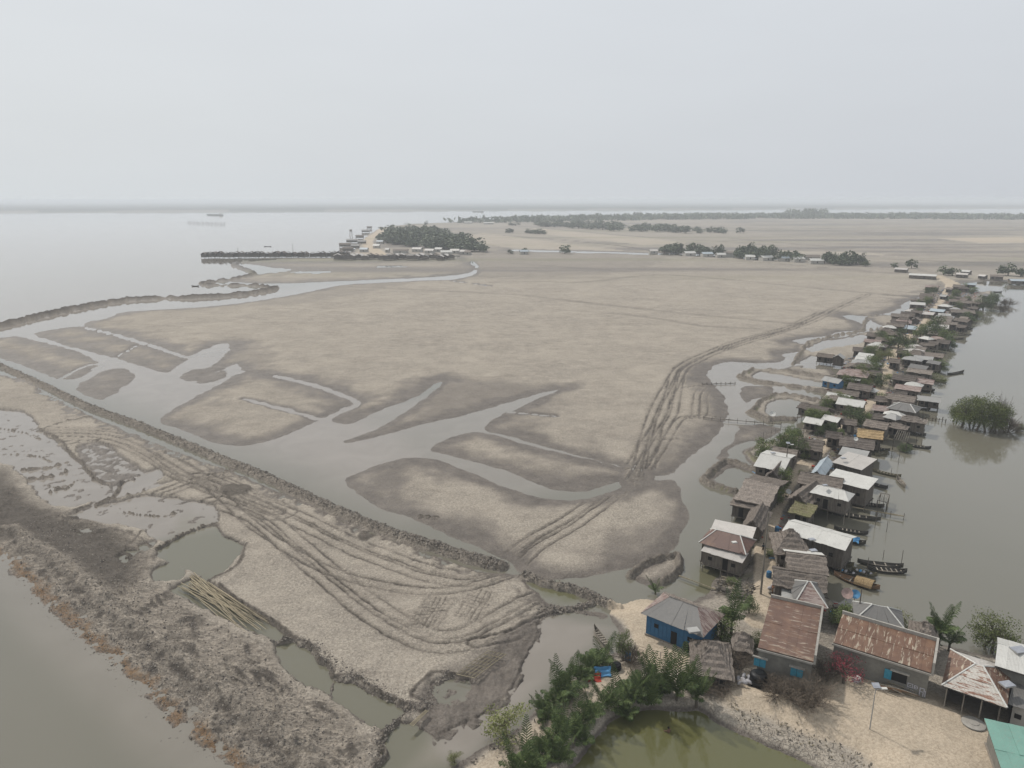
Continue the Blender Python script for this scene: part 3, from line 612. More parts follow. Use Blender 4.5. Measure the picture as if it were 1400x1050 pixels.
def m_plain(name, c1, c2=None, sc_=2.0, rough=.9, tint=.1, spec=.2, bmp=.3):
    m, t, p = nodes(name); c = coords(t); n1 = noise(t, sc_, 5, c, .3, .65)
    a = mix(t, mrange(t, n1, .3, .7), c1, c2 or tuple(x*.7 for x in c1)); a = mix(t, mrange(t, noise(t, sc_*5, 3, c), .55, .75, 0, .4), a, tuple(x*.5 for x in c1))
    t.links.new(random_tint(t, a, tint), p.inputs['Base Color']); p.inputs['Roughness'].default_value = rough; p.inputs['Specular IOR Level'].default_value = spec
    if bmp: bump(t, p, n1, bmp, .05)
    return m
def m_board(name, c1):
    m, t, p = nodes(name); n1 = noise(t, 1.0, 4, coords(t, (7, 7, .35)), 0, .8); a = mix(t, mrange(t, n1, .36, .62), tuple(x*.42 for x in c1), tuple(x*1.35 for x in c1)); a = mix(t, mrange(t, noise(t, 1.2, 4, coords(t)), .45, .7, 0, .6), a, tuple(x*.6 for x in c1))
    t.links.new(random_tint(t, a, .3), p.inputs['Base Color']); p.inputs['Roughness'].default_value = .9; bump(t, p, n1, .6, .05); return m
def m_leaf(name, c1, c2, tint=.18):
    m, t, p = nodes(name); c = coords(t); n1 = noise(t, .9, 3, c); ge = N(t, 'NewGeometry')
    a = mix(t, ge.outputs['Random Per Island'], c1, c2); a = mix(t, mrange(t, n1, .35, .65, 0, .6), a, tuple(x*.6 for x in c1))
    t.links.new(random_tint(t, a, tint), p.inputs['Base Color']); p.inputs['Roughness'].default_value = .65; p.inputs['Specular IOR Level'].default_value = .25; return m
M = dict(
 thatch=m_thatch('weathered thatch', (.205, .175, .150), (.150, .128, .110)), thatch_d=m_thatch('dark thatch', (.150, .128, .112), (.105, .09, .08)),
 thatch_o=m_thatch('fresh straw thatch', (.36, .26, .14), (.27, .19, .11)), thatch_m=m_thatch('mossy thatch', (.15, .15, .07), (.17, .14, .10)), thatch_p=m_thatch('pale thatch', (.25, .215, .185), (.185, .16, .14)),
 white=m_tin('white sheet metal', (.50, .49, .455)), whitep=m_tin('stained white sheet metal', (.46, .43, .395), .22, (.30, .22, .17)), grey=m_tin('grey sheet metal', (.30, .295, .28), .12, (.2, .17, .14)),
 dgrey=m_tin('dull grey sheet', (.135, .13, .122), .1), bluegrey=m_tin('blue grey sheet', (.33, .38, .41)), rust=m_tin('rusty sheet metal', (.33, .27, .205), .78, (.135, .070, .045)),
 rustd=m_tin('dark red rusted sheet', (.22, .12, .09), .9, (.125, .062, .045)), rustw=m_tin('half rusted white sheet', (.46, .43, .38), .52, (.23, .105, .06)), rusty=m_tin('rusted sheet with pale streaks', (.38, .32, .24), .76, (.155, .080, .048), axis=1),
 rustp=m_tin('purplish rusted sheet', (.30, .24, .21), .6, (.17, .10, .085)), green=m_tin('sea green sheet', (.15, .30, .245), .2),
 wood=m_board('dark weathered timber', (.115, .098, .080)), woodl=m_board('grey weathered timber', (.21, .185, .150)), woodb=m_plain('brown boat timber', (.22, .135, .08), None, 2),
 plaster=m_plain('grey mud stained plaster', (.20, .19, .165), (.125, .12, .105), .9), plasterl=m_plain('pale plaster', (.42, .40, .36), None, 1), blue=m_plain('blue painted boards', (.05, .15, .28), (.045, .12, .21), 2),
 bright=m_plain('turquoise paint', (.055, .26, .36), None, 3), hull=m_plain('tarred hull', (.045, .042, .038), (.07, .065, .055), 2, .6), hullg=m_plain('olive boat boards', (.16, .145, .09), (.11, .10, .07), 2),
 black=m_plain('black plastic', (.012, .012, .013), None, 2, .45), tarp=m_plain('blue tarpaulin', (.06, .20, .38), (.10, .27, .45), 2, .5), tarpd=m_plain('dark teal tarpaulin', (.02, .05, .07), None, 1, .5),
 sack=m_plain('dirty white sacks', (.42, .41, .42), (.28, .27, .28), 4), trim=m_plain('white cap flashing', (.60, .59, .55), None, 3, .5, .05, .3, 0), bamboo=m_plain('dry bamboo', (.31, .265, .18), (.20, .17, .12), 1.5, tint=.3),
 bark=m_plain('tree bark', (.12, .10, .08), None, 4), pink=m_plain('pinkish fabric', (.40, .29, .26), None, 4), brick=m_plain('terracotta tiles', (.34, .17, .10), None, 3), red=m_plain('red cloth', (.35, .05, .035), None, 3),
 skin=m_plain('skin', (.16, .09, .06), None, 3, .6), hair=m_plain('black hair', (.01, .01, .01), None, 3), panel=m_plain('solar panel', (.30, .31, .33), (.2, .21, .24), 3, .3, .05, .5, 0), paint=m_plain('white wall paint', (.45, .44, .46), (.32, .31, .35), 5),
 concrete=m_plain('pale concrete', (.34, .32, .285), (.24, .225, .20), 1.5), dark=m_plain('dark interior', (.02, .019, .018), None, 1), mudm=m_plain('mud bricks', (.26, .23, .19), (.18, .155, .13), 2),
 leaf=m_leaf('green leaves', (.085, .120, .034), (.155, .185, .060)), leafd=m_leaf('dark green leaves', (.062, .092, .032), (.110, .138, .048)), leafy=m_leaf('yellow green leaves', (.15, .17, .055), (.20, .20, .075)),
 leafm=m_leaf('mangrove leaves', (.085, .110, .028), (.145, .160, .045)), leafp=m_leaf('palm leaflets', (.050, .080, .024), (.105, .135, .042)), leaff=m_leaf('far foliage', (.060, .082, .042), (.100, .120, .058)),
 leafr=m_leaf('pink bougainvillea flowers', (.15, .018, .028), (.22, .035, .05)), twig=m_plain('dry twigs', (.15, .12, .09), (.11, .09, .07), 3, .9, .15))
def gz(x, y):
    a = math.atan2(x, y); d = math.hypot(x, y); e = math.atan2(CAM_H, d)
    j = int(round((math.degrees(a)+50)/100*(NC-1))); j = min(max(j, 0), NC-1); i = int(np.argmin(np.abs(aa-e))); return float(h[i*NC+j])
def gsand(x, y):
    e = math.atan2(CAM_H, math.hypot(x, y)); j = min(max(int(round((math.degrees(math.atan2(x, y))+50)/100*(NC-1))), 0), NC-1); return float(sand[int(np.argmin(np.abs(aa-e)))*NC+j])
def on(px, py, z0=None):
    g = G(px, py, .5)
    for _ in range(4): g = G(px, py, max(gz(g.x, g.y), 0) if z0 is None else z0)
    return g
def top_h(bx, by, ty):
    """height of something upright standing at (bx,by) whose tip is seen at row ty"""
    b = on(bx, by); lo, hi = 0, 40
    for _ in range(40):
        m_ = (lo+hi)/2; P = Vector((b.x, b.y, b.z+m_)); dv = P-cam.location
        yy = dv.y*_c - dv.z*_s; up = dv.y*_s+dv.z*_c
        if 525-FPX*up/yy > ty: lo = m_
        else: hi = m_
    return lo

# ================================================================== HOUSES
def slope_mesh(mb, a, b, c, d, kind, mi=0, seed=0, th=.10):
    """roof surface: a,b along the eave; c,d along the ridge (above b and a)"""
    r = random.Random(seed); a, b, c, d = map(Vector, (a, b, c, d)); Lx = (b-a).length; Ly = max((d-a).length, .3)
    n = (b-a).cross(d-a)
    if n.length < 1e-6: n = (b-a).cross(c-a)
    n.normalize()
    if n.z < 0: n = -n
    if kind == 'thatch':
        nx = max(3, min(16, int(Lx/.6))); ny = max(4, min(10, int(Ly/.42))); top = []; bot = []
        for j in range(ny+1):
            v = j/ny
            for i in range(nx+1):
                u = i/nx; p = (a*(1-u)+b*u)*(1-v)+(d*(1-u)+c*u)*v
                sag = -.10*math.sin(math.pi*v)*Ly*.3; q = p + n*(r.uniform(-.06, .09)+sag+.12*((j % 2) == 0))
                if j == 0: q += (a-d).normalized()*r.uniform(-.05, .28)
                if i in (0, nx): q += (b-a).normalized()*r.uniform(-.12, .12)
                top.append(q); bot.append(q-n*.22)
        N0 = len(top); w = nx+1; fs = []
        for j in range(ny):
            for i in range(nx):
                k = j*w+i; fs.append((k, k+1, k+w+1, k+w)); fs.append((N0+k, N0+k+w, N0+k+w+1, N0+k+1))
        for i in range(nx): fs.append((i, N0+i, N0+i+1, i+1)); k = ny*w+i; fs.append((k, k+1, N0+k+1, N0+k))
        for j in range(ny): k = j*w; fs.append((k, k+w, N0+k+w, N0+k)); k = j*w+nx; fs.append((k, N0+k, N0+k+w, k+w))
        mb.add(top+bot, fs, mi)
    else:
        nx = max(2, int(round(Lx/.85))); off = [r.uniform(-.012, .03) for _ in range(nx)]
        for i in range(nx):
            u0, u1 = i/nx, (i+1)/nx; dz = n*off[i]; e = (a-d).normalized()*r.uniform(-.06, .06)
            sheet(mb, a*(1-u0)+b*u0+e+dz, a*(1-u1)+b*u1+e+dz, d*(1-u1)+c*u1+dz, d*(1-u0)+c*u0+dz, n, mi)
def sheet(mb, p0, p1, p2, p3, n, mi=0, t=.03):
    vs = [p0, p1, p2, p3, p0-n*t, p1-n*t, p2-n*t, p3-n*t]
    mb.add(vs, [(0,1,2,3),(7,6,5,4),(0,4,5,1),(1,5,6,2),(2,6,7,3),(3,7,4,0)], mi)
hseed = [100]; FOOT = []
def house(name, label, q, ez, rise, kind='gable', roof='thatch', roof2=None, wall='wood', stilts=True, floor=None, group=None, cat='house', caps=False, sheets=False,
          ridge_dir='x', openfront=False, ends=None, inset=.45, detail=2, ridge_k=None, windows=2, flip=False):
    hseed[0] += 1; sd = hseed[0]; r = random.Random(sd)
    ez = ez-(.55 if stilts and ez > 3 else 0); P = [G(px, py, ez) for px, py in q]; u = P[1]-P[0]; u.z = 0; L = u.length; u.normalize(); v = Vector((-u.y, u.x, 0)); w2 = P[2]-P[1]; Wd = max(2.2, abs(w2.dot(v))); pm_ = pxm(q[0][1])
    if pm_ < 6.2: Wd = min(Wd, max((.8 if pm_ < 5 else .95)*L, 3.4), 8.0)
    c = (P[0]+P[1])/2+v*Wd/2; rz = math.atan2(u.y, u.x)
    gzz = max(gz(c.x, c.y), -.3); base = gzz; root = empty(name, (c.x, c.y, base), rz); tag(root, label, cat, group)
    e = ez-base; fl = (1.3 if stilts else .12) if floor is None else floor
    if e < fl+1.5: fl = max(.2, e-1.8)
    if ridge_dir == 'y': lx, ly = Wd, L
    else: lx, ly = L, Wd
    def T(x, y, z): return (x, y, z) if ridge_dir == 'x' else (-y, x, z)      # local ridge axis -> house axes
    hx, hy = lx/2, ly/2; zr = e+rise; tk = lambda mn: 'thatch' if mn.startswith('thatch') else 'tin'
    rm2 = roof2 or roof
    if kind == 'gable': rx = hx; SL = [((-hx,-hy,e),(hx,-hy,e),(hx,0,zr),(-hx,0,zr),roof),((hx,hy,e),(-hx,hy,e),(-hx,0,zr),(hx,0,zr),rm2)]
    elif kind == 'hip':
        rk = ridge_k if ridge_k is not None else max(.12, 1-ly/lx*.9); rx = hx*rk; em = ends or rm2
        SL = [((-hx,-hy,e),(hx,-hy,e),(rx,0,zr),(-rx,0,zr),roof),((hx,hy,e),(-hx,hy,e),(-rx,0,zr),(rx,0,zr),rm2),((hx,-hy,e),(hx,hy,e),(rx,.02,zr),(rx,-.02,zr),em),((-hx,hy,e),(-hx,-hy,e),(-rx,-.02,zr),(-rx,.02,zr),em)]
    else:
        rx = hx; SL = [((-hx,-hy,e),(hx,-hy,e),(hx,hy,zr),(-hx,hy,zr),roof)] if not flip else [((hx,hy,e),(-hx,hy,e),(-hx,-hy,zr),(hx,-hy,zr),roof)]
    for i, (a, b, cc, d, mn) in enumerate(SL):
        a, b, cc, d = T(*a), T(*b), T(*cc), T(*d)
        if sheets and tk(mn) == 'tin':
            f = MB(); A, B, C, Dd = map(Vector, (a, b, cc, d))
            z8 = Vector((0,0,.10)); nn_ = (B-A).cross(Dd-A).normalized(); nn_ = nn_ if nn_.z > 0 else -nn_; sheet(f, A-z8, B-z8, C-z8, Dd-z8, nn_)
            rf = f.build('roof', M['wood'], root); n = (B-A).cross(Dd-A).normalized()
            if n.z < 0: n = -n
            nx = max(3, int(round((B-A).length/.95))); rows = 2 if (Dd-A).length > 3.5 else 1
            for rr_ in range(rows):
                for k in range(nx):
                    m_ = MB(); u0, u1 = k/nx, (k+1)/nx-.002; v0, v1 = rr_/rows, (rr_+1)/rows+(.03 if rr_+1 < rows else 0); dz = n*r.uniform(0, .03)
                    def pt(uu, vv): return (A*(1-uu)+B*uu)*(1-vv)+(Dd*(1-uu)+C*uu)*vv
                    dz = dz+n*(.0 if rr_ == 0 else .035); sheet(m_, pt(u0, v0)+dz, pt(u1, v0)+dz, pt(u1, v1)+dz, pt(u0, v1)+dz, n)
                    m_.build('roof_sheet', M[mn], rf)
        else:
            mb = MB(); slope_mesh(mb, a, b, cc, d, tk(mn), 0, sd*10+i); mb.build('roof', M[mn], root)
    # ridge
    if kind != 'shed':
        rb = MB(); rr0 = .13 if tk(roof) == 'thatch' else .06
        rb.tube([T(-rx-.05, 0, zr+.03), T(0, 0, zr+r.uniform(-.04, .04)), T(rx+.05, 0, zr+.03)], rr0, 6); rb.build('ridge_cap', M['trim'] if caps else M[roof], root)
        if kind == 'hip' and caps:
            for sx in (-1, 1):
                for sy in (-1, 1): b_ = MB(); b_.tube([T(sx*rx, 0, zr+.05), T(sx*hx, sy*hy, e+.06)], .09, 5); b_.build('hip_cap', M['trim'], root)
    # walls
    ix, iy = hx-inset, hy-inset
    if ix < .8: ix = .8
    if iy < .8: iy = .8
    wt = e-.02; th = .09
    if kind == 'shed': wtb = zr-.05
    W_ = MB()
    def wbox(x0, x1, y0, y1, z0, z1):
        xs = [T(x0, y0, 0), T(x1, y1, 0)]; W_.box((min(xs[0][0], xs[1][0]), min(xs[0][1], xs[1][1]), z0), (max(xs[0][0], xs[1][0]), max(xs[0][1], xs[1][1]), z1))
    if not openfront: wbox(-ix, ix, -iy, -iy+th, fl, wt-.05)
    wbox(-ix, ix, iy-th, iy, fl, wt-.05 if kind != 'shed' else zr-.35)
    for sx in (-1, 1):
        x0, x1 = (ix-th, ix) if sx > 0 else (-ix, -ix+th)
        wbox(x0, x1, -iy+th, iy-th, fl, wt-.05)
        if kind == 'gable' or kind == 'shed':
            pk = (0, zr-.12) if kind == 'gable' else (iy*(1 if not flip else -1), zr-.3)
            xx = sx*ix; pts = [(xx-.04, -iy, wt-.05), (xx-.04, iy, wt-.05), (xx-.04, pk[0], pk[1]-.1), (xx+.04, -iy, wt-.05), (xx+.04, iy, wt-.05), (xx+.04, pk[0], pk[1]-.1)]
            W_.add([T(*p_) for p_ in pts], [(0,1,2),(5,4,3),(0,3,4,1),(1,4,5,2),(2,5,3,0)])
    if detail > 1 and wall in ('wood', 'woodl', 'blue'):
        nb = max(2, int(2*ix/.55))
        for k in range(nb+1):
            x = -ix+2*ix*k/nb
            if not openfront: wbox(x-.025, x+.025, -iy-.035, -iy-.003, fl+.02, wt-.1)
    W_.build('walls', M[wall], root)
    if detail > 0:
        fb = MB(); xs = [T(-ix-.15, -iy-.15, 0), T(ix+.15, iy+.15, 0)]
        fb.box((min(xs[0][0], xs[1][0]), min(xs[0][1], xs[1][1]), fl-.16), (max(xs[0][0], xs[1][0]), max(xs[0][1], xs[1][1]), fl-.004)); fb.build('floor_deck' if stilts else 'plinth', M['wood' if stilts else 'mudm'], root)
        if not openfront:
            dx = r.uniform(-.3, .3)*ix; dm = MB(); z1 = min(wt-.2, fl+1.8)
            def pbox(mb, x0, x1, y0, y1, z0, z1, m=0):
                a_, b_ = T(x0, y0, 0), T(x1, y1, 0); mb.box((min(a_[0], b_[0]), min(a_[1], b_[1]), z0), (max(a_[0], b_[0]), max(a_[1], b_[1]), z1), m)
            pbox(dm, dx-.4, dx+.4, -iy-.06, -iy-.037, fl, z1); dm.build('door', M[r.choice(['dark', 'woodl', 'dark'])], root)
            for k in range(windows):
                wx = (-.62, .62, 0)[k]*ix
                if abs(wx-dx) < .8: continue
                wm = MB(); zc = fl+(wt-fl)*.55; pbox(wm, wx-.3, wx+.3, -iy-.058, -iy-.037, zc-.28, zc+.28); wm.build('window', M['dark'], root)
        else:
            for k in range(4):
                x = -ix+.05+(2*ix-.1)*k/3; pm = MB(); a_ = T(x, -iy, 0); pm.tube([(a_[0], a_[1], fl), (a_[0], a_[1], wt)], .07, 6); pm.build('post', M['woodl'], root)
    if stilts and detail > 0:
        nx = max(2, int(2*ix/2.0)+1); ny = 2 if 2*iy < 4 else 3
        sm = MB(); sm.tube([(0, 0, -1.2-max(0, base)), (r.uniform(-.05, .05), r.uniform(-.05, .05), fl-.16)], [.09, .07], 6); first = None
        for i in range(nx):
            for j in range(ny):
                x = -ix+2*ix*i/(nx-1); y = -iy+2*iy*j/(ny-1); t_ = T(x, y, 0)
                if first is None: first = sm.build('stilt', M['woodl'], root, loc=(t_[0], t_[1], 0))
                else: inst('stilt', first.data, root, (t_[0], t_[1], 0), (0, 0, r.uniform(0, 6)))
    FOOT.append((c.x, c.y, (L+Wd)/4))
    return root
H = []
# ---- the large rust roofed building in the foreground
house('rusty_roof_building', 'square grey building under a large flat rusty red roof with blue shuttered windows', [(1036,885),(1112,905),(1152,845),(1078,829)], 5.0, .5, 'shed', 'rust', wall='plaster', stilts=False, sheets=True, inset=.12, detail=0, cat='building')
house('long_rusty_building', 'long low grey building with streaked rusty roof and white lettering on its wall', [(1139,878),(1273,920),(1283,888),(1152,850)], 5.0, .9, 'shed', 'rusty', wall='plaster', stilts=False, sheets=True, inset=.12, detail=0, cat='building')
pav = house('pavilion', 'open pavilion beside the yard with patchy white and rust hipped roof', [(1287,937),(1377,968),(1391,917),(1302,889)], 4.4, 1.5, 'hip', 'rustw', 'whitep', 'plaster', stilts=False, openfront=True, sheets=True, caps=True, inset=.5, ends='rusty', cat='pavilion')
house('white_roof_house', 'grey house with pale peaked metal roof at the right edge by the river', [(1360,910),(1425,930),(1440,893),(1373,868)], 5.6, 1.0, 'gable', 'white', 'white', 'plaster', stilts=False, detail=1, sheets=True)
house('grey_annex', 'low grey annex with pale concrete posts behind the green sheet roof', [(1378,962),(1440,985),(1452,950),(1392,930)], 3.8, .3, 'shed', 'dgrey', wall='plasterl', stilts=False, detail=1)
house('green_roof_shed', 'shed under a flat sea green sheet roof in the corner of the yard', [(1376,1072),(1450,1090),(1455,1010),(1391,994)], 4.0, .3, 'shed', 'green', wall='plaster', stilts=False, detail=1, sheets=True, cat='shed')
bl = house('blue_house', 'bright blue walled house with half thatched and half rusty roof beside the sandy yard', [(876,838),(962,872),(990,840),(903,812)], 3.9, 1.7, 'hip', 'dgrey', 'thatch', 'blue', stilts=False, ends='rustp', ridge_k=.45, inset=.6)
house('round_thatch_hut', 'low brown thatched hut sagging behind the bare bushes and palms', [(945,922),(1003,930),(1012,882),(962,876)], 2.6, 2.2, 'hip', 'thatch', wall='mudm', stilts=False, ridge_k=.15)
house('small_round_hut', 'small pale domed thatch hut between the blue house and the square rusty roof', [(1001,888),(1028,893),(1032,871),(1008,867)], 2.2, 1.5, 'hip', 'thatch_p', wall='mudm', stilts=False, ridge_k=.1, cat='hut')
house('red_hip_house', 'stilt house standing in water with dark red hipped roof', [(955,742),(1020,759),(1031,738),(972,726)], 4.6, 1.5, 'hip', 'rustd', wall='wood', caps=True, ridge_k=.5)
house('white_porch', 'white lean-to porch roof along the front of the red hipped stilt house', [(958,753),(1015,770),(1021,760),(961,743)], 4.0, .5, 'shed', 'whitep', wall='wood', cat='porch', inset=.3)
house('ribbed_tin_house', 'narrow house with ribbed pale tin roof touching the red hipped house', [(970,727),(1028,739),(1033,725),(975,713)], 4.9, .5, 'shed', 'whitep', wall='woodl')
house('big_thatch_house', 'wide two sided thatched house next to the small square pond', [(1003,682),(1052,693),(1060,655),(1014,646)], 4.4, 1.5, 'gable', 'thatch_p', 'thatch', inset=.5)
house('low_thatch_house', 'low thatched house just below the widest thatch roof', [(998,690),(1036,698),(1044,684),(1004,676)], 3.6, .9, 'gable', 'thatch', inset=.4)
house('gable_end_hut', 'thatched hut with its gable end facing the red hipped house', [(1014,721),(1042,727),(1052,700),(1026,692)], 3.8, 1.5, 'gable', 'thatch', ridge_dir='y')
house('peaked_path_hut', 'peaked dark thatch hut on the right of the sandy path', [(1074,683),(1106,692),(1113,668),(1084,659)], 3.8, 1.6, 'gable', 'thatch', ridge_dir='y')
house('mossy_lean_to', 'low lean-to with green mossy roof in front of the peaked path hut', [(1076,700),(1108,708),(1111,694),(1080,686)], 3.0, .5, 'shed', 'thatch_m', cat='shed')
house('green_edged_house', 'white hipped roof house with green edges and tall open stilts over the water', [(1107,673),(1160,686),(1168,675),(1113,661)], 5.2, 1.0, 'hip', 'white', wall='wood', ridge_k=.6, floor=2.4)
house('brown_strip_house', 'long brown thatched house squeezed behind the green edged white roof', [(1090,660),(1150,671),(1156,656),(1098,646)], 4.2, 1.2, 'gable', 'thatch')
house('white_river_house', 'long plain white roofed house reaching out over the river', [(1128,655),(1187,670),(1196,657),(1134,643)], 4.9, .5, 'shed', 'white')
house('longest_white_house', 'longest white roofed house, its roof split in two levels beside the moored canoes', [(1068,727),(1156,753),(1162,731),(1076,713)], 4.9, .9, 'gable', 'white')
house('thatch_pyramid', 'steep pyramid of grey thatch in front of the longest white roof', [(1060,757),(1108,762),(1117,735),(1072,728)], 4.2, 2.6, 'hip', 'thatch', ridge_k=.1)
house('half_white_house', 'house with white back slope and thatched front slope at the landing', [(1076,781),(1134,788),(1138,757),(1080,748)], 4.5, 1.2, 'gable', 'thatch', 'white')
house('big_brown_house', 'broad brown thatched house above the crossed white ridge caps', [(1056,800),(1132,812),(1140,787),(1066,774)], 4.3, 1.2, 'gable', 'thatch', 'thatch_d')
house('white_ridged_hut', 'hut with two white hip caps meeting at a point in front of a rusty wall', [(1086,826),(1132,832),(1136,800),(1092,797)], 4.2, 1.8, 'hip', 'rustp', 'dgrey', caps=True, ridge_k=.08)
house('tin_lean_to', 'grey tin lean-to with white patches beside the two crossed hip caps', [(1068,822),(1090,826),(1093,801),(1070,798)], 3.6, .4, 'shed', 'grey', cat='shed')
house('grey_hip_house', 'grey hipped roof with white ridge caps behind the long rusty building', [(1168,848),(1238,862),(1246,838),(1180,820)], 4.2, 1.4, 'hip', 'dgrey', caps=True, ridge_k=.3, stilts=True)
house('cone_thatch_hut', 'conical brown thatch hut next to the river palm behind the long rusty roof', [(1246,884),(1284,893),(1284,858),(1254,852)], 3.2, 2.0, 'hip', 'thatch', ridge_k=.1, stilts=False, cat='hut')
house('tarp_shelter', 'low shelter covered by dark blue tarpaulin behind the long rusty roof', [(1208,868),(1252,880),(1256,864),(1216,854)], 2.8, .4, 'gable', 'tarpd', stilts=False, cat='shelter')
# ---- middle
house('twin_white_house', 'white twin sloped roof house with green edges left of the path', [(1030,637),(1072,645),(1081,621),(1041,613)], 4.6, 1.0, 'gable', 'white')
house('small_gable_hut', 'small grey thatch gable peeping over the widest thatch roof', [(1046,652),(1066,656),(1072,636),(1052,632)], 3.8, 1.4, 'gable', 'thatch_d', ridge_dir='y')
house('speckled_thatch_house', 'speckled brown thatched house above the twin white roof', [(1053,622),(1088,628),(1096,606),(1062,600)], 4.0, 1.1, 'gable', 'thatch')
house('terracotta_lean_to', 'narrow terracotta coloured lean-to by the curved creek', [(1063,600),(1097,608),(1100,600),(1066,594)], 2.8, .3, 'shed', 'rust', cat='shed')
house('purple_thatch_house', 'largest purplish brown thatched house on the left of the path', [(1088,612),(1124,618),(1134,584),(1098,574)], 4.0, 1.6, 'gable', 'thatch', 'rustp')
house('white_gable_house', 'white roofed gable house at the end of the pond bund', [(1097,577),(1123,582),(1128,566),(1106,561)], 4.0, .9, 'gable', 'white')
house('white_wing_house', 'white roofed wing joined behind the white gable house', [(1122,573),(1145,578),(1148,563),(1125,558)], 4.2, .8, 'gable', 'white')
house('blue_grey_hut', 'small blue grey hut with tin gable roof standing alone on the path', [(1106,650),(1126,654),(1133,632),(1112,625)], 3.8, 1.2, 'gable', 'bluegrey', wall='grey', ridge_dir='y', stilts=False)
house('rust_stain_house', 'white roofed house with a brown rust stain on its lower left', [(1137,632),(1178,643),(1184,627),(1140,617)], 4.6, .5, 'shed', 'whitep')
house('grey_tin_house', 'grey tin roofed house directly behind the rust stained white roof', [(1146,621),(1184,628),(1188,620),(1150,611)], 4.6, .5, 'shed', 'grey')
house('dark_thatch_house', 'long dark thatched house with a white dish on its roof', [(1146,609),(1195,616),(1199,603),(1152,597)], 4.2, 1.1, 'gable', 'thatch_d')
house('straw_roof_house', 'house with fresh orange straw roof', [(1171,597),(1207,602),(1212,590),(1176,584)], 4.0, 1.2, 'gable', 'thatch_o')
house('river_thatch_house', 'grey brown thatched house just behind the orange straw roof', [(1179,582),(1212,588),(1216,577),(1184,571)], 4.0, 1.0, 'gable', 'thatch')
house('small_grey_hip', 'small grey hipped roof in front of the larger hipped river house', [(1206,570),(1225,575),(1230,562),(1211,557)], 4.0, 1.0, 'hip', 'grey', ridge_k=.4)
house('hip_river_house', 'grey hipped river house with pale ridge caps and dark boarded sides', [(1212,558),(1252,565),(1256,549),(1219,545)], 4.6, 1.2, 'hip', 'dgrey', caps=True, ridge_k=.35)
house('white_ridge_thatch', 'brown thatched house with a white strip along its back edge', [(1211,545),(1250,551),(1256,538),(1216,532)], 4.2, 1.0, 'gable', 'thatch', 'whitep')
house('rust_roof_river_house', 'rusty pale roofed house above the white stripped thatch by the river', [(1222,531),(1258,536),(1263,524),(1228,517)], 4.2, .8, 'gable', 'rustp', 'rustw')
house('blue_wall_hut', 'bright blue walled hut facing the fish ponds', [(1122,520),(1146,525),(1160,515),(1136,508)], 4.0, 1.0, 'gable', 'grey', wall='blue')
house('rust_hip_house', 'large rusty hipped roof left of the path behind the blue walled hut', [(1143,512),(1186,517),(1192,506),(1154,500)], 4.4, 1.5, 'hip', 'rustp', ridge_k=.4)
house('green_edge_shed', 'pale green shed roof between the blue walled hut and the rusty hip', [(1152,518),(1176,521),(1178,513),(1156,510)], 3.6, .4, 'shed', 'grey', cat='shed')
house('striped_roof_house', 'house with rust striped upper slope and white lower slope', [(1142,552),(1180,558),(1187,536),(1152,529)], 4.2, 1.2, 'gable', 'white', 'rusty')
house('brown_path_house', 'brown thatched house left of the path above the striped roof', [(1157,531),(1190,536),(1196,523),(1166,518)], 3.8, 1.2, 'gable', 'thatch_d')
house('small_white_hip', 'small white hipped roof touching the path by the brown thatch', [(1180,534),(1197,537),(1199,528),(1184,525)], 3.4, .9, 'hip', 'white', ridge_k=.2)
house('pale_oval_roof', 'pale rounded grey roof near the arched white shelter', [(1163,496),(1192,499),(1196,488),(1170,485)], 3.8, .9, 'hip', 'grey', ridge_k=.5)
house('arched_white_shelter', 'bright white arched shelter roof at the end of the pale rounded roof', [(1189,498),(1200,500),(1201,494),(1191,492)], 3.2, .8, 'hip', 'trim', ridge_k=.3, cat='shelter')
house('gable_front_house', 'house with pale roof and dark gable facing the camera beside the long pond', [(1137,489),(1153,491),(1160,481),(1144,478)], 4.0, 1.2, 'gable', 'grey', ridge_dir='y')
house('pond_thatch_house', 'flat brown thatched house left of the pale gabled front', [(1115,487),(1138,490),(1141,480),(1121,477)], 3.4, .8, 'gable', 'thatch')
house('white_fronted_house', 'dark hipped house with a broad white eave strip', [(1184,472),(1211,475),(1214,466),(1192,462)], 4.2, 1.1, 'hip', 'white', 'thatch_d', ends='thatch_d', ridge_k=.3)
house('white_tree_house', 'white roofed hut half hidden under trees by the wide channel', [(1214,463),(1223,464),(1224,460),(1216,459)], 3.5, .5, 'gable', 'white', detail=1)
house('brown_mound_house', 'brown rounded thatched house right of the path among shrubs', [(1237,484),(1260,488),(1266,476),(1246,471)], 3.6, 1.6, 'hip', 'thatch', ridge_k=.4)
house('grey_shore_house', 'pale grey roofed house on the right bank behind the shrubs', [(1241,502),(1266,506),(1270,493),(1248,490)], 4.0, .9, 'gable', 'dgrey')
house('shore_shack', 'grey shack with open front under the shrubs on the right bank', [(1236,517),(1262,521),(1266,509),(1243,506)], 3.2, .8, 'gable', 'thatch_d')
house('lilac_roof_house', 'lilac grey roof on the right bank among green bushes', [(1266,496),(1284,499),(1288,490),(1270,487)], 3.6, .8, 'gable', 'dgrey')
house('white_arch_house', 'white arched roof below the big dark tree', [(1254,462),(1269,465),(1271,457),(1258,455)], 3.8, .9, 'hip', 'white', ridge_k=.4)
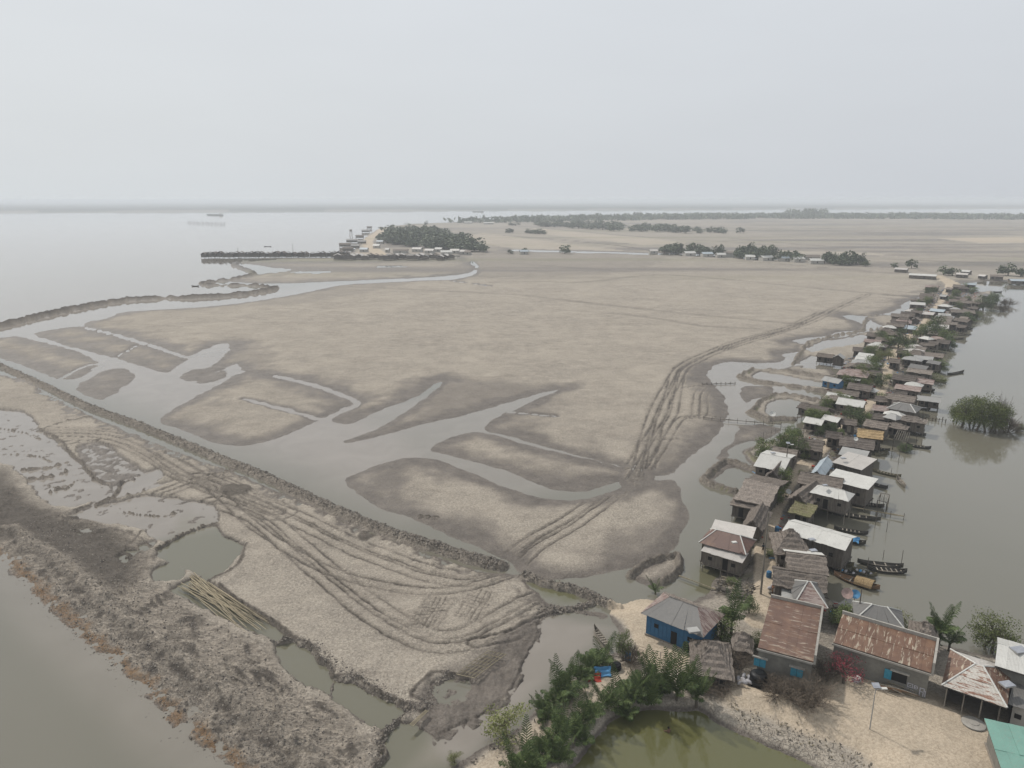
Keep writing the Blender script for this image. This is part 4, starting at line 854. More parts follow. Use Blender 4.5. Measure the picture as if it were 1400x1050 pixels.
far = [('round_front_house', 'house with round dark gable front and cream side roof', [(1246,437),(1257,438),(1262,428),(1250,426)], 'gable', 'thatch_p', 'y'), ('pale_blue_shed', 'pale blue grey shed roof beside the wide channel', [(1233,449),(1251,451),(1254,445),(1237,443)], 'shed', 'bluegrey', 'x'),
 ('cream_side_house', 'cream roofed house behind the round dark gable', [(1256,429),(1276,431),(1279,424),(1260,422)], 'gable', 'whitep', 'x'), ('grey_slope_house', 'blue grey roofed house in the cluster north of the dark tree', [(1270,425),(1290,427),(1292,420),(1274,417)], 'gable', 'bluegrey', 'x'),
 ('bright_cream_house', 'brightest cream roof in the northern cluster', [(1280,418),(1297,420),(1298,413),(1284,411)], 'hip', 'white', 'x'), ('brown_back_house', 'brown roofed house next to the sandy end of the path', [(1297,412),(1311,413),(1314,405),(1301,403)], 'gable', 'thatch', 'x'),
 ('long_brown_house', 'long pale brown roof above the riverside shrubs', [(1300,427),(1334,429),(1336,422),(1304,419)], 'gable', 'thatch_p', 'x'), ('mauve_house', 'mauve roofed house near the river end of the village', [(1327,414),(1338,416),(1341,405),(1330,403)], 'gable', 'thatch', 'x'),
 ('dark_front_house', 'brown roofed house with a dark front above the mooring', [(1301,438),(1322,441),(1327,432),(1307,429)], 'gable', 'thatch', 'x'), ('dark_boat_shed', 'dark boat shed on stilts at the mooring', [(1306,447),(1319,449),(1322,442),(1309,440)], 'gable', 'thatch_d', 'x'),
 ('lagoon_house', 'grey roofed house on the spit beside the small lagoon', [(1342,404),(1358,406),(1361,400),(1346,398)], 'gable', 'dgrey', 'x'), ('teal_wall_house', 'teal sided house north of the sandy mound', [(1318,389),(1334,390),(1336,385),(1322,383)], 'gable', 'bluegrey', 'x'),
 ('long_pale_hall', 'long pale roofed hall beside the embankment road', [(1242,376),(1280,378),(1277,372),(1245,371)], 'gable', 'white', 'x'), ('white_village_house', 'white roofed house behind the sandy mound at the north end', [(1312,371),(1325,372),(1324,368),(1313,367)], 'gable', 'white', 'x'),
 ('flat_white_house', 'flat white roof in front of the northern trees', [(1306,375),(1323,376),(1322,373),(1308,372)], 'gable', 'whitep', 'x'), ('small_pale_house', 'small pale roof by the northern river bend', [(1336,377),(1346,378),(1347,374),(1338,373)], 'gable', 'whitep', 'x'),
 ('long_grey_shore_house', 'long grey roofed house at the right edge on the far bank', [(1382,384),(1415,385),(1414,380),(1384,379)], 'gable', 'bluegrey', 'x'), ('thatch_bend_house', 'thatched house near the northern river bend', [(1353,378),(1372,379),(1373,374),(1356,373)], 'gable', 'thatch', 'x'),
 ('roadside_house', 'pale house by the trees on the embankment road', [(1222,368),(1240,369),(1240,365),(1224,364)], 'gable', 'whitep', 'x')]
for nm, lb, q, k, rf, rd in far: house(nm, lb, q, 3.4, 1.0, k, rf, ridge_dir=rd, detail=1, ridge_k=.3)
HL = ['small thatched hut in front of the biggest dark tree', 'dark thatched hut right of the brown rounded thatch', 'thatched hut left of the path below the white fronted house', 'dark hut on the path bend behind the brown rounded thatch', 'pale thatched hut under the white arched roof', 'dark hut between the pale rounded roof and the rusty hip',
      'dark hut on the path left of the rusty river roof', 'small hut touching the tree beside the striped roof house', 'dark hut at the corner of the white wing house', 'dark hut just behind the river thatch and hipped roofs', 'pale hut under the brown roof above the mooring', 'dark hut below the riverside trees near the river end',
      'grey tin hut beside the sandy end of the path', 'pale thatched hut between the lagoon and the bright cream roof', 'pale hut at the foot of the sandy mound', 'dark hut squeezed left of the white stripped thatch']
for i, (px, py, mt) in enumerate([(1290,445,'thatch'),(1275,470,'thatch_d'),(1222,495,'thatch'),(1232,482,'thatch_d'),(1258,478,'thatch_p'),(1196,512,'thatch_d'),(1205,548,'thatch_d'),(1160,580,'thatch'),(1140,598,'thatch_d'),(1200,572,'thatch_d'),
        (1316,436,'thatch_p'),(1330,422,'thatch_d'),(1288,405,'grey'),(1316,410,'thatch_p'),(1296,395,'thatch_p'),(1230,540,'thatch_d')]):
    s = 22*pxm(py)/7.0/2.0*1.3
    house('thatched_hut', HL[i], [(px-s, py), (px+s, py+s*.25), (px+s+3, py+s*.25-s*.6), (px-s+3, py-s*.6)], 3.2+.3*(i % 3), 1.0, 'gable', mt, detail=1)

PATHW = smooth_line([on(*q_)[:2] for q_ in [(1046,740),(1066,680),(1100,636),(1140,600),(1172,568),(1203,535),(1218,492),(1248,455),(1278,424),(1296,390)]], False, 12)
rh = random.Random(21); made = 0
for i in range(2600):
    j = rh.randrange(44, len(PATHW)-1); a_, b_ = PATHW[j-1], PATHW[j]; t_ = (b_-a_)/np.linalg.norm(b_-a_); nrm = np.array([t_[1], -t_[0]]); side = rh.choice([-1, 1]); L_ = rh.uniform(4.5, 7.5); W_s = L_*rh.uniform(.6, .8)
    off = rh.uniform(2.2+L_*.5, 13.5 if side > 0 else 9.5)*side; cx, cy_ = a_+nrm*off
    if any(math.hypot(cx-f[0], cy_-f[1]) < f[2]+(L_+W_s)/4-.9 for f in FOOT): continue
    if gz(cx, cy_) < (.2 if side < 0 else -.8): continue
    ang = math.atan2(nrm[1], nrm[0])+rh.uniform(-.2, .2); ez_ = 3.2+rh.uniform(0, .7)+.0; mt = rh.choice(['thatch', 'thatch_d', 'thatch', 'thatch_p', 'whitep', 'grey', 'rustp', 'thatch_d', 'white'])
    u_ = Vector((math.cos(ang), math.sin(ang), 0)); v_ = Vector((-u_.y, u_.x, 0)); c_0 = Vector((cx, cy_, 0)); ez2_ = ez_-(.55 if ez_ > 3 else 0)
    def pxof(P_):
        d_ = P_-cam.location; yy = d_.y*_c-d_.z*_s; return (700+FPX*d_.x/yy, 525-FPX*(d_.y*_s+d_.z*_c)/yy)
    z_ = Vector((0, 0, ez2_)); q = [pxof(c_0-u_*L_/2-v_*W_s/2+z_), pxof(c_0+u_*L_/2-v_*W_s/2+z_), pxof(c_0+u_*L_/2+v_*W_s/2+z_)]; q.append(q[0])
    tin = mt in ('whitep', 'grey', 'rustp', 'white')
    house('village_hut', ('small tin roofed hut in the crowded rows ' if tin else 'small thatched hut in the crowded rows ')+('on the river side of the path' if side > 0 else 'on the pond side of the path'), q, ez_, rh.uniform(.8, 1.2), rh.choice(['gable', 'gable', 'hip']), mt, detail=1, ridge_k=.35,
          group=('tin roofed huts ' if tin else 'thatched huts ')+('on the river side' if side > 0 else 'on the pond side')); made += 1
    if made >= 66: break
print('extra huts', made)
# ---- details of the foreground buildings
def find(n): return bpy.data.objects[n]
def wbox(name, mat, root, lo, hi):
    m_ = MB(); m_.box(lo, hi); return m_.build(name, M[mat], root)
def building_details(root, lintels, hL, hW, e, rise, blue=True, par=(1, 1, 1)):
    # parapets on the right end, back and left of the roof; real windows with lintels and shutters
    t = .22
    wbox('parapet', 'concrete', root, (hL-.02, -hW-.1, e-.25), (hL+t, hW+t, e+rise+.45))
    if par[1]: wbox('parapet', 'concrete', root, (-hL, hW+.01, e+rise-.3), (hL-.03, hW+t, e+rise+.45))
    wbox('eave_band', 'concrete', root, (-hL-.05, -hW-.14, e-.34), (hL-.03, -hW-.02, e-.12))
    y = -hW+.12
    for (x, z, w_, hh, op) in lintels:
        f = wbox('window', 'dark', root, (x-w_/2, y-.05, z-hh/2), (x+w_/2, y-.004, z+hh/2))
        wbox('lintel', 'concrete', f, (x-w_/2-.2, y-.24, z+hh/2+.003), (x+w_/2+.2, y-.006, z+hh/2+.16))
        for sx in (-1, 1):
            if op == 0: wbox('shutter', 'bright', f, (x+(0.02 if sx > 0 else -w_/2), y-.11, z-hh/2), (x+(w_/2 if sx > 0 else -.02), y-.055, z+hh/2))
            elif sx < 0: wbox('shutter', 'bright', f, (x-w_/2-.75, y-.16, z-hh/2), (x-w_/2-.02, y-.10, z+hh/2))
for nm, lst in (('rusty_roof_building', [(-2.6, 2.3, 1.3, 1.1, 0), (1.4, 2.3, 1.3, 1.1, 0)]), ('long_rusty_building', [(2.1, 2.3, 1.5, 1.2, 1)])):
    r0 = find(nm); ch = [c for c in r0.children if c.name.startswith('walls')][0]; bb = [Vector(b) for b in ch.bound_box]
    hx_ = max(b.x for b in bb)+.12; hy_ = max(b.y for b in bb)+.12; building_details(r0, lst, hx_, hy_, 5.0-r0.location.z, .5 if nm[0] == 'r' else .9)
    if nm[0] == 'l':
        # painted lettering, faded, as broad white strokes
        y = -hy_+.12-.012; x0 = hx_-2.05; K_ = .62
        G1 = [[(0,0,.9,.14),(0,.75,.9,.14),(0,.14,.14,.61),(.76,.14,.14,.61),(.3,.35,.3,.16)], [(1.05,.05,.14,.75),(1.19,.05,.3,.13),(1.19,.66,.35,.13),(1.5,.2,.16,.45),(1.2,.36,.2,.12)],
              [(-.35,-1.0,.13,.8),(-.1,-1.0,.13,.8),(.15,-1.0,.13,.8),(-.35,-.33,.65,.13)], [(.55,-1.05,.14,.75),(.69,-.45,.35,.13),(1.0,-1.05,.14,.6),(.69,-.8,.31,.12)],
              [(1.95,-1.0,.16,1.7),(2.11,.55,.6,.15),(2.6,0,.15,.55),(2.11,-.15,.5,.15),(2.5,-.95,.16,.75),(2.8,-.9,.14,1.2)]]
        for g in G1:
            m_ = MB()
            for (a, b, w_, hh) in g: m_.box((x0+a*K_, y-.006, 1.45+b*K_), (x0+(a+w_)*K_, y, 1.45+(b+hh)*K_))
            m_.build('painted_letter', M['paint'], r0)
        r0b = r0
# ================================================================== VEGETATION
def leaf_quad(mb, p, s, r, droop=.3):
    a = r.uniform(0, 2*math.pi); n = Vector((r.gauss(0, .7), r.gauss(0, .7), r.uniform(.15, 1))).normalized(); u = n.cross(Vector((math.cos(a), math.sin(a), .2))).normalized(); v = n.cross(u)
    l = s*r.uniform(.7, 1.3); w = l*.55
    mb.add([p-u*l*.5, p+v*w*.5, p+u*l*.5-n*l*droop*.4, p-v*w*.5], [(0, 1, 2, 3)])
def crown_mesh(name, mat, n, leaf, seed, lobes=9, shape=(1, 1, .9), spread=.62, lo=-.85):
    """unit-size crown: lobes of leaf clusters with gaps"""
    r = random.Random(seed); mb = MB(); L = []
    for i in range(lobes):
        while True:
            p = Vector((r.uniform(-1, 1), r.uniform(-1, 1), r.uniform(lo, 1)))
            if i % 3 == 0: a_ = r.uniform(0, 6.28); p = Vector((math.cos(a_)*.72, math.sin(a_)*.72, -.82)); break
            if p.length < 1: break
        L.append((Vector((p.x*spread*shape[0], p.y*spread*shape[1], p.z*spread*shape[2])), r.uniform(.26, .46)))
    for i in range(n):
        c, rad = L[r.randrange(lobes)]; d = Vector((r.gauss(0, 1), r.gauss(0, 1), r.gauss(.25, 1))).normalized()*rad*(r.random()**.35)*r.uniform(.8, 1.12)
        leaf_quad(mb, c+Vector((d.x*shape[0], d.y*shape[1], d.z*shape[2])), leaf, r)
    me = bpy.data.meshes.new(name); me.from_pydata(mb.v, [], mb.f); me.materials.append(M[mat]); me.update(); return me, L
def trunk_mesh(name, L, height, rad, seed, mat='bark', multi=1):
    r = random.Random(seed); mb = MB()
    for k in range(multi):
        o = Vector((r.uniform(-.25, .25), r.uniform(-.25, .25), 0)) if multi > 1 else Vector((0, 0, 0)); f = Vector((r.uniform(-.08, .08)+o.x*.3, r.uniform(-.08, .08), -height*.25))
        mb.tube([o+Vector((0, 0, -height)), (o+f)*.5+Vector((0, 0, -height*.5)), f], [rad*1.3, rad, rad*.75], 6)
        for c, q in L[k::multi]: mb.tube([f, (f+c)*.5+Vector((r.uniform(-.05, .05), r.uniform(-.05, .05), .03)), c], [rad*.6, rad*.4, rad*.15], 4, cap=False)
    me = bpy.data.meshes.new(name); me.from_pydata(mb.v, [], mb.f); me.materials.append(M[mat]); me.update(); return me
def bare_mesh(name, seed, n=26, depth=3, mat='twig', rad=.02):
    r = random.Random(seed); mb = MB()
    def br(p, d, l, rr, k):
        q = p+d*l*.5+Vector((r.gauss(0, .04), r.gauss(0, .04), r.gauss(0, .02)))*l*2; e = p+d*l
        mb.tube([p, q, e], [rr, rr*.8, rr*.6], 3, cap=False)
        if k > 0:
            for _ in range(4): br(p.lerp(e, r.uniform(.35, 1)), (d+Vector((r.gauss(0, .6), r.gauss(0, .6), r.gauss(.1, .45)))).normalized(), l*r.uniform(.5, .75), rr*.6, k-1)
    for i in range(n):
        a = r.uniform(0, 6.28); t = r.uniform(.2, 1.1); br(Vector((math.cos(a)*.12, math.sin(a)*.12, -.7)), Vector((math.sin(t)*math.cos(a), math.sin(t)*math.sin(a), math.cos(t))).normalized(), r.uniform(.5, .8), rad, depth)
    me = bpy.data.meshes.new(name); me.from_pydata(mb.v, [], mb.f); me.materials.append(M[mat]); me.update(); return me
CR = {}
for key, mat, n, leaf, lob, shp, cnt in (('green', 'leaf', 2300, .085, 17, (1, 1, .9), 3), ('dark', 'leafd', 2500, .08, 18, (1, 1, .9), 3), ('yellow', 'leafy', 2000, .07, 16, (1, 1, .8), 2), ('mangrove', 'leafm', 4600, .055, 30, (1, 1, .8), 3),
                                     ('flower', 'leafr', 1100, .06, 12, (1.1, 1, .6), 1), ('far', 'leaff', 260, .27, 11, (1, 1, .8), 4)):
    CR[key] = []
    for s in range(cnt):
        me_, L = crown_mesh('crown', mat, n, leaf, 31*s+len(key)*7, lob, shp); CR[key].append((me_, trunk_mesh('trunk', L, 1.15, .045, s, multi=2 if key == 'mangrove' else 1)))
CR['bare'] = [bare_mesh('branches', 3+s) for s in range(3)]
def tree(name, label, kind, px, py, wid, hgt=None, group=None, cat='tree', z0=None, var=None, trunk=True, base=None):
    """wid: crown width in metres, standing on the ground spot (px,py)"""
    b = base or on(px, py, z0); r = random.Random(int(px*13+py*7)); hgt = hgt or wid*.9
    o = empty(name, b, r.uniform(0, 6.28)); tag(o, label, cat, group); s = wid/2*1.12; sz = hgt/1.75
    if kind == 'bare':
        inst('branches', CR['bare'][(var if var is not None else r.randrange(3))], o, (0, 0, .7*sz), (0, 0, 0), (s*.9, s*.9, sz)); return o
    me_, tm = CR[kind][(var if var is not None else r.randrange(len(CR[kind]))) % len(CR[kind])]
    sz = hgt/1.72; zc = hgt*.50
    inst('crown', me_, o, (0, 0, zc), (0, 0, 0), (s*1.08, s*1.08, sz))
    if trunk: inst('trunk', tm, o, (0, 0, zc), (0, 0, 0), (s, s, zc/1.12))
    return o
# palms
def frond_mesh(seed, length=1.0, leaflets=17, stiff=.5, droop=.55, dead=False):
    r = random.Random(seed); mb = MB(); pts = []
    for i in range(13):
        t = i/12; pts.append(Vector((length*(t*(.62+.1*stiff)), r.gauss(0, .006), length*(t*.92*stiff*1.3 - droop*t*t*.95))))
    mb.tube(pts, [.014*(1-.8*i/12)*length+.002 for i in range(13)], 4)
    for k in range(leaflets):
        t = .16+.84*k/(leaflets-1); i = min(int(t*12), 11); p = pts[i].lerp(pts[i+1], t*12-i); d = (pts[i+1]-pts[i]).normalized(); side = Vector((0, 1, 0)); up = side.cross(d).normalized()
        if up.z < 0: up = -up
        ll = length*(.30*math.sin(math.pi*min(1, t*.85+.12))+.05)*r.uniform(.85, 1.1); w = length*.024
        for sg in (-1, 1):
            o = (side*sg*.8+d*.65+up*r.uniform(-.1, .28)).normalized(); m_ = p+o*ll*.55+up*.02*length; e = p+o*ll-Vector((0, 0, ll*r.uniform(.12, .4))); mb.add([p-d*w*.6, m_-d*w, e, m_+d*w, p+d*w*.6], [(0, 1, 3, 4), (1, 2, 3)])
    me = bpy.data.meshes.new('frond'); me.from_pydata(mb.v, [], mb.f); me.materials.append(M['leafp']); me.update(); return me
FR = [frond_mesh(s, 1.0, 17, .5+.12*s, .35+.05*s) for s in range(4)]; FRU = [frond_mesh(20+s, 1.0, 17, 1.25+.15*s, .25) for s in range(3)]
def palm(name, label, px, py, size, nf=11, trunk=0.0, upright=.5, group=None, base=None, cat='palm'):
    b = base or on(px, py); r = random.Random(int(px*7+py*3)); o = empty(name, b, r.uniform(0, 6.28)); tag(o, label, cat, group)
    if trunk > 0:
        m_ = MB(); m_.tube([(0, 0, -.3), (.1*trunk*.3, 0, trunk*.5), (.1*trunk*.2, .04*trunk, trunk)], [.2, .15, .13], 8); m_.build('trunk', M['bark'], o)
    for k in range(nf):
        u = r.random() < upright; me_ = r.choice(FRU if u else FR); s = size*r.uniform(.75, 1.1); a = k*2.399+r.uniform(-.3, .3)
        inst('frond', me_, o, (r.uniform(-.12, .12), r.uniform(-.12, .12), trunk), (r.uniform(-.15, .15), r.uniform(-.2, .1), a), (s, s, s))
    return o
nip = [(738,962),(757,950),(775,932),(790,918),(806,905),(748,972),(768,945),(822,897),
       (700,1046),(716,1036),(735,1022),(752,1008),(770,994),(788,980),(806,968),(824,957),(842,950),(858,942),(726,1052),(760,1030),(790,1002),(870,934),(884,926),(896,936),(880,952),(850,968)]
for i, (x, y) in enumerate(nip):
    palm('nipa_palm', 'stemless nipa palm in the row along the left bank of the dark pool' if i < 8 else 'stemless nipa palm in the dense row lining the olive pond', x+(2 if i < 8 else 5), y+12, 2.25+.6*((i*7) % 5)/4, 13, 0, .3, 'nipa palms on the mud bank' if i < 8 else 'nipa palms along the olive pond')
palm('date_palm', 'largest dark green palm with arching fronds at the head of the olive pond', 925, 960, 3.2, 20, 1.2, .4)
palm('date_palm', 'dark green palm right beside the largest palm below the round thatched hut', 952, 964, 2.6, 16, .9, .5)
palm('date_palm', 'smaller spiky palm between the largest palm and the nipa row', 903, 946, 2.3, 15, .7, .6)
palm('coconut_palm', 'bright green palm with yellowing frond behind the blue house', 1000, 868, 3.0, 18, 2.0, .35)
palm('young_palm', 'tiny palm behind the rusted left end of the blue house', 896, 812, 1.7, 9, .2, .6)
palm('river_palm', 'palm leaning over the river behind the long rusty roof', 1283, 884, 3.0, 15, 1.8, .4); palm('river_palm', 'drooping palm nearest the river behind the long rusty roof', 1297, 890, 2.4, 11, 1.0, .3)
palm('banana_plant', 'pale broad leaved plant beside the cone shaped thatch', 1274, 889, 1.8, 9, .5, .3, cat='plant')
T = [('yellow_bush', 'yellow green leafy tree at the left end of the palm rows', 'yellow', 693, 1010, 5.6, 4.6), ('small_yellow_bush', 'tiny bright yellow green bush at the bottom edge', 'yellow', 622, 1043, 1.8, 1.5),
     ('olive_tree', 'dusty olive tree at the left of the sandy yard of the blue house', 'green', 852, 900, 2.6, 4.2), ('dry_tree', 'dry thin branched tree leaning beside the dusty olive tree', 'bare', 862, 906, 3.2, 3.4),
     ('bushy_tree', 'leafy bright green tree behind the right end of the blue house', 'green', 985, 872, 4.6, 4.2), ('round_bush', 'round green bush at the left edge of the square rusty roof', 'green', 1036, 888, 2.2, 2.6),
     ('leafy_shrub', 'light green shrub at the foot of the tall timber pole', 'yellow', 1060, 842, 2.2, 1.8), ('leafy_tree', 'dark leafy tree left of the tall timber pole', 'dark', 1024, 838, 3.0, 3.0),
     ('bougainvillea', 'crimson flowering bougainvillea against the long rusty building', 'flower', 1153, 934, 5.0, 4.2), ('green_climber', 'green climber shrub between the crossed hip caps and the grey hipped roof', 'green', 1150, 852, 4.6, 3.6),
     ('climber', 'leafy climber over the dark blue tarpaulin shelter', 'yellow', 1228, 862, 3.6, 3.4),
     ('river_bush', 'willowy mangrove bush standing in the river behind the white peaked roof', 'mangrove', 1356, 888, 6.4, 5.6), 
     ('path_tree', 'leafy tree filling the gap left of the path by the twin white roof', 'green', 1072, 668, 3.6, 5.0), ('path_tree', 'bushy tree on the left verge where the sandy path narrows', 'green', 1063, 690, 2.8, 4.2), ('path_shrub', 'green shrub between the speckled thatch and the blue grey hut', 'green', 1100, 628, 2.6, 4.0),
     ('hedge_tree', 'dense green tree beside the striped roof house', 'dark', 1163, 580, 6.2, 5.2), ('fence_bush', 'olive bush row on the path below the striped roof', 'yellow', 1190, 574, 4.5, 2.6), ('corner_tree', 'green tree beside the white wing house', 'green', 1150, 610, 3.6, 5.2), ('corner_bush', 'low dark bush in front of the white wing house', 'dark', 1135, 592, 4.0, 3.4),
     ('path_side_tree', 'broad olive tree on the left of the path by the pale rounded roof', 'green', 1196, 505, 7.0, 6.0), ('path_side_tree', 'bright green tree on the left of the path by the white fronted house', 'yellow', 1214, 492, 5.5, 5.4), ('shade_tree', 'dark shade tree overhanging the rusty hipped roof', 'dark', 1204, 530, 5.5, 5.0),
     ('verge_bush', 'yellow green bush in the middle of the path', 'yellow', 1217, 522, 4.6, 3.0), ('verge_bush', 'low bush beside the small white hipped roof', 'green', 1203, 550, 3.5, 3.0),
     ('channel_tree', 'dense tree at the end of the wide channel', 'dark', 1228, 476, 7.5, 8.5), ('channel_tree', 'bright green tree behind the white fronted house', 'green', 1246, 478, 7.5, 6.0), ('big_tree', 'biggest dark tree rising over the village roofs', 'dark', 1276, 466, 11, 11.5), ('big_tree', 'broad green tree right of the biggest dark tree', 'green', 1290, 472, 8.5, 8.0),
     ('big_tree', 'spreading tree left of the biggest dark tree', 'green', 1258, 462, 8.0, 7.5), ('bank_tree', 'green tree on the river bank above the mooring', 'dark', 1296, 478, 7, 6), ('bank_tree', 'green riverside tree near the river end of the village', 'dark', 1344, 424, 11, 8.5), ('bank_tree', 'riverside tree at the far bend', 'dark', 1356, 415, 9, 7),
     ('bank_bush', 'dark shrub by the thatch over the far mooring', 'dark', 1322, 441, 9, 5.5), ('bank_bush', 'olive shrub at the water by the far mooring', 'green', 1335, 436, 6, 4), ('shore_bush', 'green shore bush behind the long canoe', 'green', 1284, 508, 6.5, 4.6), ('shore_bush', 'spreading shore bush beside the grey shack', 'green', 1270, 520, 6.0, 3.0),
     ('shore_bush', 'yellowish bush over the stilt landing', 'yellow', 1286, 523, 4.5, 2.4), ('shore_bush', 'bush in the gap behind the brown rounded thatch', 'green', 1262, 488, 6.5, 3.5), ('shore_bush', 'green bush between the grey shore roof and the path', 'green', 1236, 496, 5.0, 5.0),
     ('water_bush', 'low dark bush in the water beside the small river canoes', 'dark', 1236, 616, 5.0, 1.8), ('garden_tree', 'green tree in the northern cluster by the path', 'green', 1308, 424, 6, 5), ('garden_tree', 'leafy tree beside the bright cream roof', 'green', 1300, 414, 6, 4.5), ('garden_tree', 'tree behind the sandy mound', 'green', 1330, 400, 7, 4), 
     ('north_tree', 'bushy tree behind the long pale hall', 'far', 1290, 376, 14, 8), ('north_tree', 'bushy tree at the far right river bend', 'far', 1378, 377, 16, 11), ('north_tree', 'low wide tree behind the sandy mound at the north', 'far', 1302, 377, 12, 7), ('north_tree', 'tree at the right edge by the far bank', 'far', 1395, 378, 12, 8)]
for nm, lb, k, x, y, w, hh in T: tree(nm, lb, k, x, y, w, hh)
for i, (x, y, w, hh) in enumerate([(975,915,4.5,3.2),(992,905,4.2,3.2),(1008,915,3.6,2.8),(1062,950,4.5,3.0),(1085,958,4.6,3.0),(1110,965,5.2,4.4),(1050,935,3.4,2.4),(985,940,5.0,2.6),(962,945,4.5,2.8),(1128,930,3.6,3.6)]):
    tree('bare_bush', 'leafless grey brown thorn bush tangled with its neighbours around the foreground buildings', 'bare', x, y, w, hh, 'bare bushes round the foreground buildings', 'bush')
# mangrove clump standing in the river
for i, (x, y, w, hh, lb) in enumerate([(1318,585,8.5,8.5,'left crown of the round mangrove clump in the river'), (1340,590,9.5,10.0,'tallest middle mangrove of the clump in the river'), (1358,592,8.5,9.0,'right hand mangrove of the clump in the river'), (1330,582,8,8,'mangrove at the back of the river clump'),
        (1306,578,5,6,'smallest mangrove on the left edge of the river clump')]):
    tree('mangrove', lb, 'mangrove', x, y, w*.88, hh*1.12, None, 'mangrove', z0=-.2, var=i)
tree('bare_mangrove', 'leafless grey mangrove on the right side of the river clump', 'bare', 1376, 592, 6.5, 6.5, z0=-.2); tree('bare_mangrove', 'tall thin leafless mangrove behind the river clump', 'bare', 1366, 580, 4.5, 10, z0=-.2); tree('small_mangrove', 'small leafy mangrove right of the river clump', 'mangrove', 1395, 590, 2.6, 2.4, z0=-.2)
tree('drowned_bush', 'grey leafless bush in open water at the far river bend', 'bare', 1376, 419, 9, 6, z0=-.2); tree('drowned_bush', 'paler leafless bush beside the far river bend', 'bare', 1369, 426, 7, 5, z0=-.2)
for i in range(10): # scrub tufts in the village
    x, y = [(1120,690),(1130,700),(1092,705),(1086,745),(1052,760),(1098,650),(1180,600),(1216,560),(1000,800),(1150,640)][i]
    tree('low_shrub', 'knee high green shrub between the village houses', 'green', x, y, 2.2, 1.3, 'low shrubs between the houses', 'shrub')
rt = random.Random(77); made = 0
for i in range(500):
    j = rt.randrange(12, len(PATHW)); a_ = PATHW[j-1]; off = rt.uniform(-9.5, 15); cx, cy_ = a_[0]+off*.93, a_[1]-off*.35
    if gz(cx, cy_) < .3 or any(math.hypot(cx-f[0], cy_-f[1]) < f[2]*.8 for f in FOOT) or abs(off) < 3.4: continue
    w_ = rt.uniform(3.2, 6.0); kd = rt.choice(['green', 'dark', 'green', 'yellow']); tree('village_tree', 'leafy tree crowding the gaps between the village roofs', kd, 0, i, w_, w_*rt.uniform(.8, 1.1), 'leafy trees between the village roofs', base=Vector((cx, cy_, gz(cx, cy_)))); made += 1
    if made >= 56: break
# ---- far trees
rv = random.Random(5)
def inpoly(x, y, L):
    c = False
    for i in range(len(L)):
        x1, y1 = L[i]; x2, y2 = L[(i+1) % len(L)]
        if (y1 > y) != (y2 > y) and x < (x2-x1)*(y-y1)/(y2-y1)+x1: c = not c
    return c
def grove(pts, n, w, hh, name, label, group, jit=.35):
    L = [G(*p)[:2] for p in pts]; xs = [p[0] for p in L]; ys = [p[1] for p in L]; k = 0
    while k < n:
        x, y = rv.uniform(min(xs), max(xs)), rv.uniform(min(ys), max(ys))
        if not inpoly(x, y, L): continue
        k += 1; s = rv.uniform(1-jit, 1+jit); tree(name, label, 'far', x, y, w*s, hh*rv.uniform(1-jit, 1+jit)*(.6+.4*s), group, base=Vector((x, y, .5)), var=rv.randrange(4))
grove([(522,333),(530,322),(560,319),(600,322),(640,336),(664,345),(640,346),(600,342),(560,338)], 150, 24, 15, 'grove_tree', 'rounded tree in the dense grove of the far peninsula village', 'trees of the far peninsula grove')
grove([(646,343),(665,341),(666,347),(648,347)], 5, 14, 12, 'dark_grove_tree', 'darker tree at the right tip of the far peninsula grove', 'dark trees at the tip of the peninsula grove')
grove([(890,346),(985,351),(985,348),(890,343)], 26, 14, 9, 'roadside_tree', 'low tree in the first line behind the embankment road', 'first line of trees behind the embankment road')
grove([(1006,354),(1090,360),(1095,356),(1010,349)], 30, 13, 11, 'field_edge_tree', 'upright tree in the middle line behind the embankment road', 'middle line of trees behind the embankment road')
grove([(1122,362),(1190,366),(1190,362),(1125,358)], 22, 13, 10, 'copse_tree', 'tree in the right hand copse behind the embankment road', 'right hand copse behind the embankment road')
grove([(690,319),(730,319),(755,322),(745,321),(700,318)], 12, 16, 8, 'plot_tree', 'tree in the small row between the far plots', 'small row between the far plots')
grove([(700,309),(770,313),(850,318),(1030,322),(1020,319),(900,312),(780,306)], 95, 24, 11, 'plain_tree', 'tree in the long belt crossing the far plain', 'long tree belt on the far plain')
for x, y, w, hh, lb in [(772,347,15,11,'lone round tree just beyond the middle of the embankment road'), (718,347,11,8,'tree beside the small teal roof behind the embankment'), (698,347,9,5,'low bush left of the small teal roof'), (583,309,9,14,'tall thin palm like tree above the peninsula grove'), (985,350,8,14,'tallest tree between the two roadside tree lines'),
                        (1246,367,10,9,'round tree behind the long pale hall'), (1222,366,7,5,'small tree left of the roadside house'), (1140,362,6,6,'small tree near the white roadside roofs')]:
    tree('lone_tree', lb, 'far', x, y, w, hh)
